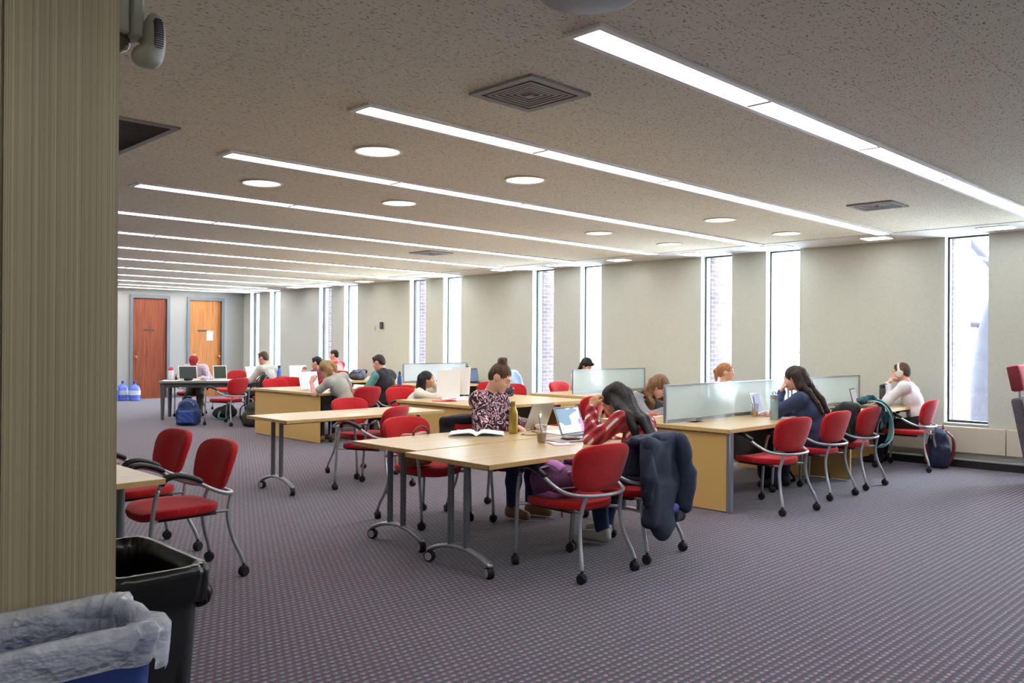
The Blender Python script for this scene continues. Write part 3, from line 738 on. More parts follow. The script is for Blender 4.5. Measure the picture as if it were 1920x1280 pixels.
def partition(x0, x1, y, label, frost, hgt=.35):
    t = thing('desk_screen', label, 'desk divider', (x0, y, TZ), 0, 'frosted desk screens'); w = x1 - x0
    for a in (0, w - .022): MB().box((a, -.014, 0), (a + .022, .014, hgt), .003).build('post', ALU, t)
    MB().box((.022, -.012, hgt - .012), (w - .022, .012, hgt), .002).build('top_rail', ALU, t)
    MB().box((.022, -.012, 0), (w - .022, .012, .032), .002).build('bottom_rail', ALU, t)
    MB().box((.022, -.004, .032), (w - .022, .004, hgt - .012)).build('frosted_pane', frost, t); return t
FROST = m_frost('frosted_glass', (228, 238, 238), .36); FROST2 = m_frost('film_frosted_glass', (236, 242, 246), .2)
partition(6.33, 8.68, 4.43, 'longest frosted screen, nearest the camera, on the front bench desk', FROST)
partition(8.72, 10.5, 4.42, 'frosted screen ending by the open laptop near the right windows', FROST)
partition(9.06, 10.78, 7.92, 'frosted screen in front of the dark bobbed hair, second row', FROST)
partition(9.22, 10.74, 12.1, 'bright frosted screen farthest from the camera, third row', FROST2)

# table E: grey study table turned away
et = thing('study_table', 'dark grey study table covered in papers near the two doors', 'table', (6.25, 15.3, 0), math.radians(-32))
MB().box((-.1, -.05, TZ - .04), (1.85, .82, TZ), .004).build('tabletop', mat('grey_stone_laminate', (122, 122, 112), .5, var=.1), et)
MB().box((-.05, 0, TZ - .12), (1.8, .77, TZ - .04)).build('apron', mat('dark_grey_apron', (70, 72, 70), .5), et)
for (x, y) in ((-.03, .02), (-.03, .75), (1.78, .02), (1.78, .75)):
    MB().tube([(x, y, 0), (x, y, TZ - .05)], [.028, .045], 4).build('leg', mat('grey_table_leg', (84, 86, 86), .5), et)

CH = [
 (4.06, 3.55, -4, 'empty red chair nearest the camera with a purple backpack on its seat'),
 (4.66, 3.59, 5, 'red chair with a navy jacket hung over its back'),
 (4.26, 5.28, 180, 'red chair holding a brown leather bag behind the joined tables'),
 (4.86, 5.12, 180, 'chair with a dark coat on it under the woman in the floral blouse'),
 (4.84, 6.84, 24, 'red chair turned in front of the empty middle table'),
 (5.27, 7.62, 180, 'red chair behind the empty middle table, its arms under the edge'),
 (6.80, 3.66, -9, 'empty red chair beside the honey end panel of the front desk'),
 (7.74, 3.72, -4, 'red chair under the woman in the navy sweater'),
 (8.52, 3.74, 0, 'red chair draped with a black and teal backpack'),
 (10.2, 3.74, 2, 'red chair under the man with white headphones'),
 (7.25, 5.42, 180, 'red chair under the woman in the striped top'),
 (8.92, 5.46, 180, 'red chair behind the frosted screen under the woman with a ponytail'),
 (2.12, 5.02, 90, 'empty red chair in front of the bins with a caster showing'),
 (2.18, 5.80, 92, 'empty red chair just behind the one by the bins'),
 (6.88, 10.12, 4, 'red chair under the blonde in grey at the third desk'),
 (7.5, 10.1, -8, 'dark red chair under the man in the black vest'),
 (7.12, 12.62, 178, 'red chair back showing above the third desk, left of a pair'),
 (7.60, 13.02, 170, 'red chair back showing above the third desk, right of a pair'),
 (7.02, 9.05, 172, 'red chair beside the woman holding up papers'),
 (7.72, 6.72, 6, 'red chair at the near side of the second desk, behind the silver laptop'),
 (8.02, 6.12, 4, 'red chair just in front of another at the second desk'),
 (9.05, 8.85, 176, 'low red chair back left of the second row frosted screen'),
 (9.0, 9.7, 115, 'red chair turned sideways in the middle, dark bag beside it'),
 (10.15, 8.9, 180, 'red chair under the woman with the dark bob'),
 (6.72, 13.8, 20, 'empty red chair in front of the grey study table'),
 (7.62, 14.0, 24, 'red chair under the man in the pale grey sweater'),
 (8.05, 12.95, 5, 'red chair under the dark haired person in maroon'),
 (10.25, 16.02, 8, 'red chair under the man in the pink shirt'),
 (7.05, 16.0, 148, 'red chair under the man in the red cap'),
 (9.1, 16.4, 180, 'red chair top behind the far white laptop'),
 (8.35, 17.0, 120, 'pinkish red chair seen edge on before the right door'),
]
CHO = [chair(*c) for c in CH]
# ------------------------------------------------------------------ people
def V3(*a): return np.array(a, float)
def rotm(ax, d):
    a = math.radians(d); c, s = math.cos(a), math.sin(a)
    return np.array({'x': ((1, 0, 0), (0, c, -s), (0, s, c)), 'y': ((c, 0, s), (0, 1, 0), (-s, 0, c)), 'z': ((c, -s, 0), (s, c, 0), (0, 0, 1))}[ax], float)
def unit(v): return v / (np.linalg.norm(v) + 1e-12)
def ik(a, b, l1, l2, hint):
    d = b - a; D = np.linalg.norm(d); mx = (l1 + l2) * .995
    if D > mx: b = a + d / D * mx; d = b - a; D = mx
    x = (l1 * l1 - l2 * l2 + D * D) / (2 * D); h = math.sqrt(max(l1 * l1 - x * x, 0)); u = d / D; p = hint - u * (hint @ u)
    return a + u * x + unit(p) * h, b
SKIN = {}
def skin(name, c):
    if name not in SKIN:
        m = mat(name, c, .55, var=.06, vscale=25, spec=.35); b = m.node_tree.nodes['Principled BSDF']
        b.inputs['Subsurface Weight'].default_value = .08; b.inputs['Subsurface Radius'].default_value = (.02, .008, .004); b.inputs['Subsurface Scale'].default_value = .3; SKIN[name] = m
    return SKIN[name]
LIP = mat('lip_tint', (176, 92, 86), .5); EYEW = mat('eye_white', (225, 222, 218), .3); EYED = mat('dark_iris', (40, 28, 22), .25)

def person(label, x, y, rz, lean=10, side=0, head=(20, 0, 0), R=None, L=None, top=None, top_name='sweater', sleeve=None, sleeve_len=1.0, vest=False,
           pants=None, shoe=None, sk=None, hair=None, hair_style='short', strands=(), male=False, s=.95, res=.008, feet=None, face=True, seat=.452, sk_hands=True, fold=.005, collar=False, twist=0, legs=True, grp='people studying at the tables'):
    t = thing('person', label, 'person', (x, y, 0), math.radians(rz), grp)
    wf = 1.06 if male else .93; Z = rotm('z', twist)
    def fr(k): return Z @ rotm('y', side * k) @ rotm('x', -lean * k)
    P = V3(0, -.06, seat + .065 * s); M1 = fr(.6); M2 = fr(1.12)
    wa = P + M1 @ V3(0, 0, .18) * s; ch = wa + M2 @ V3(0, .0, .13) * s; nb = wa + M2 @ V3(0, -.012, .325) * s
    Mn = fr(.8) @ rotm('x', -head[0] * .3)
    Mh = Z @ rotm('z', head[1]) @ rotm('y', head[2]) @ rotm('x', -head[0])
    nt = nb + Mn @ V3(0, .012, .075) * s; Hc = nt + Mh @ V3(0, .022, .10) * s
    hp = lambda a, b, c: Hc + Mh @ V3(a, b, c) * s
    sh = {q: wa + M2 @ V3(q * .168 * wf, -.005, .272) * s for q in (1, -1)}
    A = {}
    for q, spec in ((1, R), (-1, L)):
        spec = spec or {}
        tgt = np.array(spec.get('to', (q * .2, .34, TZ + .03)), float); hint = unit(np.array(spec.get('hint', (q * .7, -.35, -.7)), float))
        el, w = ik(sh[q], tgt, .275 * s, .245 * s, hint); fd = unit(w - el)
        hd = unit(np.array(spec['dir'], float)) if 'dir' in spec else fd
        pn = np.array(spec.get('palm', (0, 0, -1)), float); pn = unit(pn - hd * (pn @ hd)); A[q] = (el, w, hd, pn, spec.get('curl', 22))
    hipj = {q: P + V3(q * .088, .02, -.015) * s for q in (1, -1)}; LG = {}
    for q in (1, -1):
        an = np.array((feet or {}).get(q, (q * .11, .36, .085)), float); an[2] = max(an[2], .075)
        kn, an = ik(hipj[q], an, .42 * s, .40 * s, V3(q * .15, .6, .8)); LG[q] = (kn, an)
    def torso(g, low=0.0):
        o = [('e', P + M1 @ V3(0, 0, .03 + low) * s, (V3(.158 * (1 if male else 1.05), .118, .105) * s + g), M1), ('e', P + M1 @ V3(0, 0, .12) * s, V3(.134 * wf, .098, .13) * s + g, M1),
             ('e', ch, V3(.152 * wf, .108, .165) * s + g, M2), ('c', wa + M2 @ V3(-.115 * wf, -.012, .272) * s, wa + M2 @ V3(.115 * wf, -.012, .272) * s, .062 * s + g, .062 * s + g),
             ('c', nb - M2 @ V3(0, .01, .03) * s, sh[1], .045 * s + g, .05 * s + g), ('c', nb - M2 @ V3(0, .01, .03) * s, sh[-1], .045 * s + g, .05 * s + g)]
        if not male: o += [('e', wa + M2 @ V3(q * .062, .082, .13) * s, V3(.055, .05, .055) * s + g, M2) for q in (1, -1)]
        return o
    def arm(q, g, f=1.0):
        el, w = A[q][:2]; o = [('e', sh[q], V3(.058, .056, .058) * s + g, M2), ('c', sh[q], el if f >= .5 else sh[q] + (el - sh[q]) * f * 2, .05 * s + g, .041 * s + g)]
        if f > .5: o.append(('c', el, el + (w - el) * (f - .5) * 2, .042 * s + g, (.03 if f < 1 else .027) * s + g))
        return o
    def leg(q, g):
        kn, an = LG[q]; return [('c', hipj[q], kn, .082 * s + g, .056 * s + g), ('c', kn, kn + (an - kn) * .4, .056 * s + g, .054 * s + g), ('c', kn + (an - kn) * .4, an, .054 * s + g, .037 * s + g)]
    # ---- one continuous body
    B = torso(0) + arm(1, 0) + arm(-1, 0) + (leg(1, 0) + leg(-1, 0) if legs else [])
    B += [('c', nb - M2 @ V3(0, 0, .02) * s, nt + Mh @ V3(0, .0, .03) * s, .052 * s * (1.08 if male else .95), .05 * s * (1.06 if male else .93))]
    Fh = []
    Fh += [('e', hp(0, -.012, .028), V3(.074, .093, .09) * s, Mh), ('e', hp(0, .028, -.03), V3(.058, .066, .082) * s, Mh), ('e', hp(0, .07, -.092), V3(.026, .022, .02) * s, Mh),
           ('e', hp(.036, .062, -.022), V3(.024, .022, .026) * s, Mh), ('e', hp(-.036, .062, -.022), V3(.024, .022, .026) * s, Mh), ('c', hp(-.03, .078, .034), hp(.03, .078, .034), .012 * s, .012 * s)]
    for q in (1, -1):
        Fh += [('e', hp(q * .077, -.012, -.004), V3(.009, .02, .031) * s, Mh)]
    B += Fh
    for q in (1, -1):
        kn, an = LG[q]
        if legs: B += [('c', an, an + V3(q * .02, .15, -.045) * s, .038 * s, .03 * s), ('c', an - V3(0, .02, .02) * s, an + V3(0, .0, -.035) * s, .036 * s, .034 * s)]
    fine = []
    for q in (1, -1):
        el, w, hd, pn, cu = A[q]; wx = np.cross(hd, pn)
        Rm = np.stack([wx, hd, pn], 1)
        B += [('e', w + hd * .048 * s, V3(.041, .052, .0165) * s, Rm), ('c', w, w + hd * .03 * s, .025 * s, .022 * s)]
        for i in range(4):
            base = w + hd * (.084 - .006 * abs(i - 1.4)) * s + wx * (i - 1.5) * .0205 * s * -q; l = (.078, .088, .082, .064)[i] * s; c0 = math.radians(cu * (.8 + .12 * i)); p0 = base; d0 = hd
            for sg, fr_ in enumerate((.45, .32, .23)):
                d0 = unit(d0 * math.cos(c0) + unit(pn - d0 * (pn @ d0)) * math.sin(c0)); p1 = p0 + d0 * l * fr_
                fine.append(('c', p0, p1, (.0098 - .0008 * sg) * s, (.0092 - .0009 * sg) * s)); p0 = p1
        tb = w + hd * .028 * s + wx * .03 * s * q; td = unit(hd * .75 + wx * .65 * q + pn * .3); t1 = tb + td * .038 * s; t2 = t1 + unit(td + hd * .5 + pn * .3) * .03 * s
        fine += [('c', tb - td * .01, t1, .0125 * s, .0105 * s), ('c', t1, t2, .0105 * s, .0085 * s)]
    nose = [('c', hp(0, .088, .022), hp(0, .108, -.024), .0085 * s, .0115 * s), ('e', hp(.011, .097, -.03), V3(.008, .01, .008) * s, Mh), ('e', hp(-.011, .097, -.03), V3(.008, .01, .008) * s, Mh),
            ('c', hp(-.017, .0865, -.058), hp(.017, .0865, -.058), .0085 * s, .0085 * s), ('c', hp(-.013, .086, -.07), hp(.013, .086, -.07), .0085 * s, .0085 * s)]
    sock = [('-e', hp(q * .032, .103, .012), V3(.017, .016, .0115) * s, Mh) for q in (1, -1)]
    # big forms blend softly, fingers and nose tightly
    body = body_mesh(B, fine + nose + sock, res, sk, t)
    if face:
        for q in (1, -1):
            if head[0] >= 25:
                MB().ball(hp(q * .032, .074, .012), .0125 * s, u=12, v=8).build('eyelid', sk, body, 180)
                MB().tube([hp(q * .019, .0845, .006), hp(q * .032, .0875, .004), hp(q * .045, .0815, .006)], .0016 * s, 5).build('eyelash', EYED, body, 180)
            else:
                MB().ball(hp(q * .032, .0745, .012), .0125 * s, u=12, v=8).build('eye', EYEW, body, 180)
                MB().ball(hp(q * .032, .0832, .012), .0058 * s, u=10, v=6).build('iris', EYED, body, 180)
                MB().tube([hp(q * .019, .0845, .019), hp(q * .032, .088, .0215), hp(q * .046, .081, .018)], .0018 * s, 5).build('eyelash', EYED, body, 180)
            MB().tube([hp(q * .016, .0925, .033), hp(q * .034, .0905, .038), hp(q * .05, .079, .033)], [.0028 * s, .0036 * s, .0018 * s], 6).build('eyebrow', hair, body, 180)
        MB().tube([hp(-.021, .089, -.064), hp(-.01, .0945, -.062), hp(0, .096, -.0635), hp(.01, .0945, -.062), hp(.021, .089, -.064)], [.002 * s, .005 * s, .0055 * s, .005 * s, .002 * s], 8).build('mouth', LIP, body, 180)
    # ---- clothing
    g = .013
    dis = folds(fold, (20, 20, 13), int(abs(x * 100)))
    tors = torso(g, -.045 if not vest else -.02)
    if vest:
        sdf_obj('vest', torso(.026) + [('c', nb + M2 @ V3(0, -.012, -.005), nb + Mn @ V3(0, 0, .02), .066, .062)], top, t, max(res, .008), .03, folds(.006, (16, 16, 30), 3))
        for q in (1, -1): sdf_obj('sleeve', arm(q, .015, sleeve_len), sleeve, t, res, .03, dis)
    elif sleeve is not None:
        sdf_obj(top_name, tors, top, t, res, .03, dis)
        for q in (1, -1): sdf_obj('sleeve', arm(q, .016, sleeve_len), sleeve, t, res, .03, dis)
    else:
        pr = tors + arm(1, g + .004, sleeve_len) + arm(-1, g + .004, sleeve_len)
        if collar: pr += [('c', nb + M2 @ V3(q * .035, -.01, .0), nb + M2 @ V3(q * .03, .045, -.015), .022, .018) for q in (1, -1)]
        sdf_obj(top_name, pr, top, t, res, .03, dis)
    if legs:
        sdf_obj('trousers', [('e', P + M1 @ V3(0, .0, .02), V3(.166, .124, .115) * s + .006, M1)] + leg(1, .012) + leg(-1, .012), pants, t, max(res, .01), .03, folds(.004, (14, 14, 14), 5))
        for q in (1, -1):
            an = LG[q][1]; sole = an[2] - .075
            f0 = V3(an[0], an[1], sole)
            so = sdf_obj('shoe', [('c', f0 + V3(0, -.01, .045), f0 + V3(0, -.005, .08), .049, .047), ('c', f0 + V3(0, .0, .05), f0 + V3(q * .02, .148, .034), .05, .040), ('-b', f0 + V3(0, .05, -.05), (.3, .3, .05), None, .001)], shoe, t, .009, .025)
            so['label'] = 'shoe'; del so['label']
    # ---- hair
    hs = []
    if hair_style != 'none':
        big = 0 if hair_style in ('short', 'bun') else .006
        hs = [('e', hp(0, -.018, .036), V3(.081 + big, .096 + big, .092 + big) * s, Mh), ('e', hp(0, -.06, -.005), V3(.066 + big, .05 + big, .07 + big) * s, Mh)]
        if hair_style in ('long', 'bob', 'loose'):
            for q in (1, -1): hs += [('c', hp(q * .07, -.025, .03), hp(q * .076, -.04, -.10), .026 * s, .026 * s), ('c', hp(q * .06, -.06, .02), hp(q * .066, -.055, -.12), .03 * s, .03 * s)]
        cut = [('-e', hp(0, .085, -.035), V3(.064, .066, .088) * s, Mh)]
        if hair_style in ('short', 'bun', 'pony'): cut += [('-e', hp(q * .085, .012, -.02), V3(.026, .03, .045) * s, Mh) for q in (1, -1)]
        ex = []
        if hair_style == 'bob': ex += [('c', hp(-.05, .075, .075), hp(.05, .075, .075), .018 * s, .018 * s), ('c', hp(-.045, .086, .055), hp(.04, .086, .055), .013 * s, .013 * s)]
        if hair_style == 'bun': ex += [('e', hp(0, -.062, .128), V3(.046, .046, .036) * s, Mh), ('c', hp(.03, -.04, .14), hp(.042, -.065, .155), .014 * s, .012 * s), ('c', hp(-.03, -.07, .15), hp(.01, -.045, .165), .014 * s, .014 * s)]
        if hair_style == 'pony': ex += [('c', hp(0, -.1, .05), hp(0, -.135, .0), .03 * s, .034 * s), ('c', hp(0, -.135, .0), hp(0, -.12, -.12), .034 * s, .02 * s)]
        if hair_style == 'short' and male: ex += [('c', hp(-.045, .042, .094), hp(.042, .046, .096), .017 * s, .017 * s)]
        for st in strands:
            pts = [hp(*p[1:]) if p[0] == 'h' else Hc + V3(*p) * s for p in st[0]]
            for i in range(len(pts) - 1):
                k0, k1 = i / (len(pts) - 1), (i + 1) / (len(pts) - 1); ex.append(('c', pts[i], pts[i + 1], st[1] + (st[2] - st[1]) * k0, st[1] + (st[2] - st[1]) * k1))
        def hdisp(Vv, Q, Hc=Hc):
            n = Vv - Hc; r = np.linalg.norm(n, axis=1)[:, None] + 1e-9; a = np.arctan2(n[:, 0], n[:, 1]); h = np.sin(a * 23 + 2 * np.sin(Vv[:, 2] * 30)) + .6 * np.sin(a * 41 + Vv[:, 2] * 18)
            return Vv + n / r * (.0022 * h)[:, None]
        sdf_obj('hair', hs + cut + ex, hair, t, min(res, .007), .018, hdisp)
    bpy.context.view_layer.update()
    return dict(t=t, hp=hp, Mh=Mh, s=s, Hc=Hc, A=A, sh=sh, nb=nb, body=body)

def body_mesh(big, fine, res, m, parent):
    """one field, two blends: soft for limbs and trunk, tight for fingers and face"""
    F, lo = sdf_field(big + [('c', p[1], p[2], p[3] * .6, p[4] * .6) for p in fine if p[0] == 'c'], res, .024)
    n = F.shape
    F2, lo2 = F, lo
    ax = [lo[i] + res * np.arange(n[i]) for i in range(3)]
    for p in fine:
        if p[0] == 'c': a, b = p[1], p[2]; r = max(p[3], p[4]); l, h = np.minimum(a, b) - r, np.maximum(a, b) + r
        else: e = np.max(p[2]); l, h = p[1] - e, p[1] + e
        i0 = np.clip(np.floor((l - .02 - lo) / res).astype(int), 0, n); i1 = np.clip(np.ceil((h + .02 - lo) / res).astype(int) + 1, 0, n)
        if np.any(i1 <= i0): continue
        sl = tuple(slice(i0[i], i1[i]) for i in range(3)); X = ax[0][sl[0]][:, None, None]; Y = ax[1][sl[1]][None, :, None]; Zz = ax[2][sl[2]][None, None, :]
        if p[0] == 'c':
            d = p[2] - p[1]; tt = np.clip(((X - p[1][0]) * d[0] + (Y - p[1][1]) * d[1] + (Zz - p[1][2]) * d[2]) / max(d @ d, 1e-9), 0, 1)
            D = np.sqrt((X - p[1][0] - tt * d[0]) ** 2 + (Y - p[1][1] - tt * d[1]) ** 2 + (Zz - p[1][2] - tt * d[2]) ** 2) - (p[3] + (p[4] - p[3]) * tt)
        else:
            q = [(X - p[1][0]) * p[3][0, i] + (Y - p[1][1]) * p[3][1, i] + (Zz - p[1][2]) * p[3][2, i] for i in range(3)]
            k0 = np.sqrt(sum((q[i] / p[2][i]) ** 2 for i in range(3))); k1 = np.sqrt(sum((q[i] / p[2][i] ** 2) ** 2 for i in range(3))) + 1e-9; D = k0 * (k0 - 1) / k1
        S = F[sl]; kk = .006
        if p[0][0] == '-': D = -D; hh = np.clip(.5 - .5 * (S - D) / kk, 0, 1); F[sl] = S * (1 - hh) + D * hh + kk * hh * (1 - hh)
        else: hh = np.clip(.5 + .5 * (S - D) / kk, 0, 1); F[sl] = S * (1 - hh) + D * hh - kk * hh * (1 - hh)
    Vv, Q = surface_net(F, lo, res)
    e = np.concatenate([Q[:, [0, 1]], Q[:, [1, 2]], Q[:, [2, 3]], Q[:, [3, 0]]]); Aa = np.zeros_like(Vv); N = np.zeros(len(Vv)); np.add.at(Aa, e[:, 0], Vv[e[:, 1]]); np.add.at(N, e[:, 0], 1)
    Vv = .6 * Vv + .4 * Aa / np.maximum(N, 1)[:, None]
    me = bpy.data.meshes.new('body'); nv, nq = len(Vv), len(Q); me.vertices.add(nv); me.vertices.foreach_set('co', Vv.astype(np.float32).ravel())
    me.loops.add(nq * 4); me.loops.foreach_set('vertex_index', Q.astype(np.int32).ravel()); me.polygons.add(nq); me.polygons.foreach_set('loop_start', np.arange(0, nq * 4, 4, dtype=np.int32)); me.update(); me.validate()
    return mesh_obj('body', me, m, parent, 180)

FAIR = skin('fair_skin', (226, 178, 152)); PINK = skin('rosy_skin', (224, 168, 146)); TAN = skin('warm_tan_skin', (200, 150, 116))
H_BROWN = m_hair('brown_hair', (62, 44, 32), (100, 74, 54)); H_DARK = m_hair('black_hair', (18, 16, 18), (40, 34, 32)); H_BLOND = m_hair('dark_blonde_hair', (128, 96, 58), (186, 148, 98))
H_AUB = m_hair('light_brown_hair', (96, 66, 42), (146, 108, 74)); H_GING = m_hair('ginger_hair', (140, 88, 52), (188, 132, 88)); H_DKBR = m_hair('dark_brown_hair', (34, 26, 22), (66, 50, 40))
CHARC = mat('charcoal_trousers', (34, 35, 40), .9, var=.2, vscale=60); OLIVE = mat('olive_trousers', (84, 78, 62), .9, var=.15, vscale=50)
SHOE_B = mat('black_shoe', (24, 24, 26), .5); SHOE_T = mat('tan_shoe', (140, 112, 74), .5); SHOE_W = mat('pale_sneaker', (188, 186, 180), .6); WIRE = mat('dark_red_glasses_frame', (70, 30, 34), .3)

def glasses(p, m, lens=True):
    hp, s, par = p['hp'], p['s'], p['t']; mb = MB()
    for q in (1, -1):
        ring = [hp(q * .033 + .024 * math.cos(a), .101 - .006 * abs(math.cos(a)), .006 + .019 * math.sin(a)) for a in np.linspace(0, 2 * PI, 16, endpoint=False)]
        mb.tube(ring, .0022, 6, closed=True); mb.tube([hp(q * .057, .092, .012), hp(q * .078, .03, .012), hp(q * .08, -.015, .008)], .002, 6)
    mb.tube([hp(-.01, .104, .01), hp(.01, .104, .01)], .002, 6); mb.build('glasses', m, par, 180)

# woman in the floral blouse
p8 = person('woman in a black and pink floral blouse, brown hair in a bun, typing', 4.83, 5.16, 191, 10, 0, (34, 16, 0), R=dict(to=(.07, .27, TZ + .04), dir=(-.45, 1, -.1), curl=26, hint=(.9, -.5, -.6)), L=dict(to=(-.19, .30, TZ + .04), dir=(.1, 1, -.1), curl=26),
            top=m_floral(), top_name='blouse', pants=DENIM, shoe=SHOE_T, sk=FAIR, hair=H_BROWN, hair_style='bun', res=.0065, fold=.006, collar=True, seat=.47, feet={1: (.08, .30, .085), -1: (-.12, .36, .085)})
MB().ball(p8['hp'](.082, -.008, -.036), .006).build('earring', mat('pearl', (232, 228, 220), .2), p8['t'])
# woman in red plaid, back to the camera
p9 = person('woman in a red plaid shirt with long black hair, head propped on her hand', 4.84, 3.50, 2, 38, 9, (42, 14, 4), L=dict(to=(-.135, .42, .955), dir=(.35, .0, 1), palm=(1, -.2, -.2), curl=48, hint=(-.5, .5, -1)), R=dict(to=(.10, .52, TZ + .03), dir=(-.5, 1, 0), curl=25),
            top=m_plaid(), top_name='plaid_shirt', pants=DENIM, shoe=SHOE_W, sk=TAN, hair=H_DARK, hair_style='long', res=.0065, fold=.007, feet={1: (.03, .42, .085), -1: (-.15, .30, .085)},
            strands=[([('h', -.02, -.08, .06), ('h', -.02, -.11, -.02), (-.03, -.20, -.055), (-.05, -.31, -.115), (-.075, -.40, -.225), (-.09, -.44, -.33)], .055, .022), ([('h', -.05, -.07, .05), ('h', -.065, -.10, -.05), (-.08, -.20, -.055), (-.10, -.31, -.115), (-.115, -.39, -.22), (-.115, -.42, -.36)], .05, .018),
                     ([('h', -.07, -.03, .0), (-.12, -.13, -.04), (-.15, -.22, -.085), (-.165, -.29, -.18), (-.165, -.33, -.28), (-.15, -.35, -.37)], .045, .018)])
# woman in stripes with glasses
p11 = person('woman with dark red glasses in a striped top with grey sleeves, reading', 7.13, 5.46, 188, 40, 0, (46, 12, 0), L=dict(to=(-.15, .40, .90), dir=(.3, -.1, 1), palm=(1, 0, 0), curl=35, hint=(-.6, .2, -1)), R=dict(to=(.02, .42, TZ + .03), dir=(-1, .35, 0), curl=25, hint=(1, -.2, -.3)),
             top=m_stripe(), top_name='striped_top', sleeve=mat('grey_marl_sleeve', (136, 138, 140), .9, var=.1, vscale=60), pants=CHARC, shoe=SHOE_B, sk=PINK, hair=H_AUB, hair_style='loose', res=.007, fold=.004, legs=True,
             strands=[([('h', .075, -.05, .0), ('h', .09, -.06, -.12), (.12, -.01, -.17), (.10, -.02, -.25)], .036, .016), ([('h', -.08, .02, .0), ('h', -.11, .03, -.12), (-.12, .05, -.16), (-.10, .06, -.26)], .036, .018), ([('h', .06, -.08, .0), (.09, -.08, -.15), (.08, -.08, -.25)], .04, .018)])
glasses(p11, WIRE)
# woman with a ponytail behind the screen
p12 = person('woman with a ginger ponytail and clear glasses looking over the frosted screen', 9.05, 5.44, 180, 4, 0, (4, 30, 0), top=mat('cream_knit', (228, 218, 204), .9), pants=CHARC, shoe=SHOE_B, sk=PINK, hair=H_GING, hair_style='pony', res=.008, feet={1: (.18, .62, .085), -1: (-.1, .6, .085)}, seat=.44, s=.88)
glasses(p12, mat('clear_frame', (206, 206, 206), .2)); MB().tube([p12['hp'](-.084, .004, -.012), p12['hp'](-.086, .008, -.035)], .004, 8).build('earbud', WHITE, p12['t']); MB().tube([p12['hp'](.084, .004, -.012), p12['hp'](.086, .008, -.035)], .004, 8).build('earbud', WHITE, p12['t'])
# woman in navy
p13 = person('woman in a navy sweater with long dark brown hair, chin on her hand', 7.82, 3.70, 6, 26, -3, (16, 2, 0), L=dict(to=(-.03, .34, .95), dir=(.2, -.25, 1), palm=(.3, -1, .2), curl=50, hint=(-.6, .4, -1)), R=dict(to=(.06, .46, TZ + .03), dir=(-.6, 1, 0), curl=25),
             top=mat('navy_sweater', (52, 66, 96), .95, var=.15, vscale=60, bump=.4, bscale=250), top_name='sweater', pants=mat('navy_skirt', (44, 50, 74), .9), shoe=SHOE_B, sk=PINK, hair=H_DKBR, hair_style='long', res=.007, fold=.006,
             strands=[([('h', .0, -.09, .04), ('h', .0, -.12, -.08), (.02, -.17, -.09), (.03, -.27, -.2), (.04, -.33, -.32), (.04, -.36, -.42)], .05, .016), ([('h', -.06, -.06, .03), ('h', -.075, -.08, -.1), (-.07, -.17, -.12), (-.06, -.26, -.24), (-.05, -.31, -.34)], .042, .016), ([('h', .06, -.06, .03), ('h', .07, -.09, -.1), (.07, -.18, -.1), (.08, -.28, -.22), (.08, -.34, -.36)], .042, .014)])
# man with headphones
p14 = person('man in a white long sleeved shirt wearing white headphones, hand on his face', 10.42, 3.74, 6, 20, 9, (12, 4, 0), L=dict(to=(-.05, .27, .95), dir=(.3, -.3, 1), palm=(.5, -1, .2), curl=45, hint=(-.6, .5, -1)), R=dict(to=(.05, .42, TZ + .03), dir=(-.8, 1, 0), curl=25),
             top=mat('white_cotton_shirt', (214, 212, 214), .9, var=.03), top_name='long_sleeved_shirt', pants=CHARC, shoe=SHOE_B, sk=PINK, hair=H_BROWN, hair_style='short', male=True, res=.007, fold=.008, s=.93)
hp = p14['hp']; m = MB(); m.tube([hp(.088 * math.sin(a), .012 - .01 * math.cos(a), -.01 + .135 * math.cos(a)) for a in np.linspace(-1.62, 1.62, 19)], .009, 8, flat=(1.6, .7)); hb = m.build('headphones', mat('pale_headphones', (214, 210, 202), .45), p14['t'], 180)
for q in (1, -1): MB().lathe([(.004, -.016), (.036, -.014), (.04, 0), (.034, .016), (.004, .018)], 24, Matrix.Translation(Vector(hp(q * .094, .01, -.01))) @ Matrix([list(r) + [0] for r in p14['Mh']] + [[0, 0, 0, 1]]) @ Ry(PI / 2 * q)).build('ear_cup', MATS['pale_headphones'], hb)
# woman with dark bob
p10 = person('woman with a dark bob leaning on the desk behind the second row screen', 10.16, 8.80, 186, 24, 4, (30, -6, 0), R=dict(to=(.55, .42, TZ + .035), dir=(1, .1, 0), curl=15, hint=(.3, -1, -.4)), top=mat('sand_cardigan', (208, 188, 160), .9, var=.06), top_name='cardigan', pants=CHARC, shoe=SHOE_B, sk=PINK, hair=H_DARK, hair_style='bob', res=.008)
# woman holding up papers
p7 = person('woman with long black hair in a cream cardigan holding up papers', 6.88, 8.86, -138, 33, 0, (2, 6, 0), R=dict(to=(.10, .50, .86), dir=(-.2, .5, .8), palm=(-1, 0, 0), curl=45, hint=(.5, 0, -1)), L=dict(to=(-.10, .26, .93), dir=(.2, .2, 1), palm=(.6, -.6, 0), curl=45, hint=(-.6, .2, -1)),
            top=mat('cream_cardigan', (226, 220, 204), .95, var=.05, bump=.4), top_name='cardigan', pants=CHARC, shoe=SHOE_B, sk=TAN, hair=H_DARK, hair_style='long', res=.008, s=.88, seat=.36,
            strands=[([('h', .0, -.09, .03), ('h', .0, -.11, -.1), (.0, -.12, -.18), (.0, -.14, -.28)], .05, .022), ([('h', .06, -.06, .0), ('h', .075, -.05, -.14), (.08, -.03, -.22)], .042, .02)])
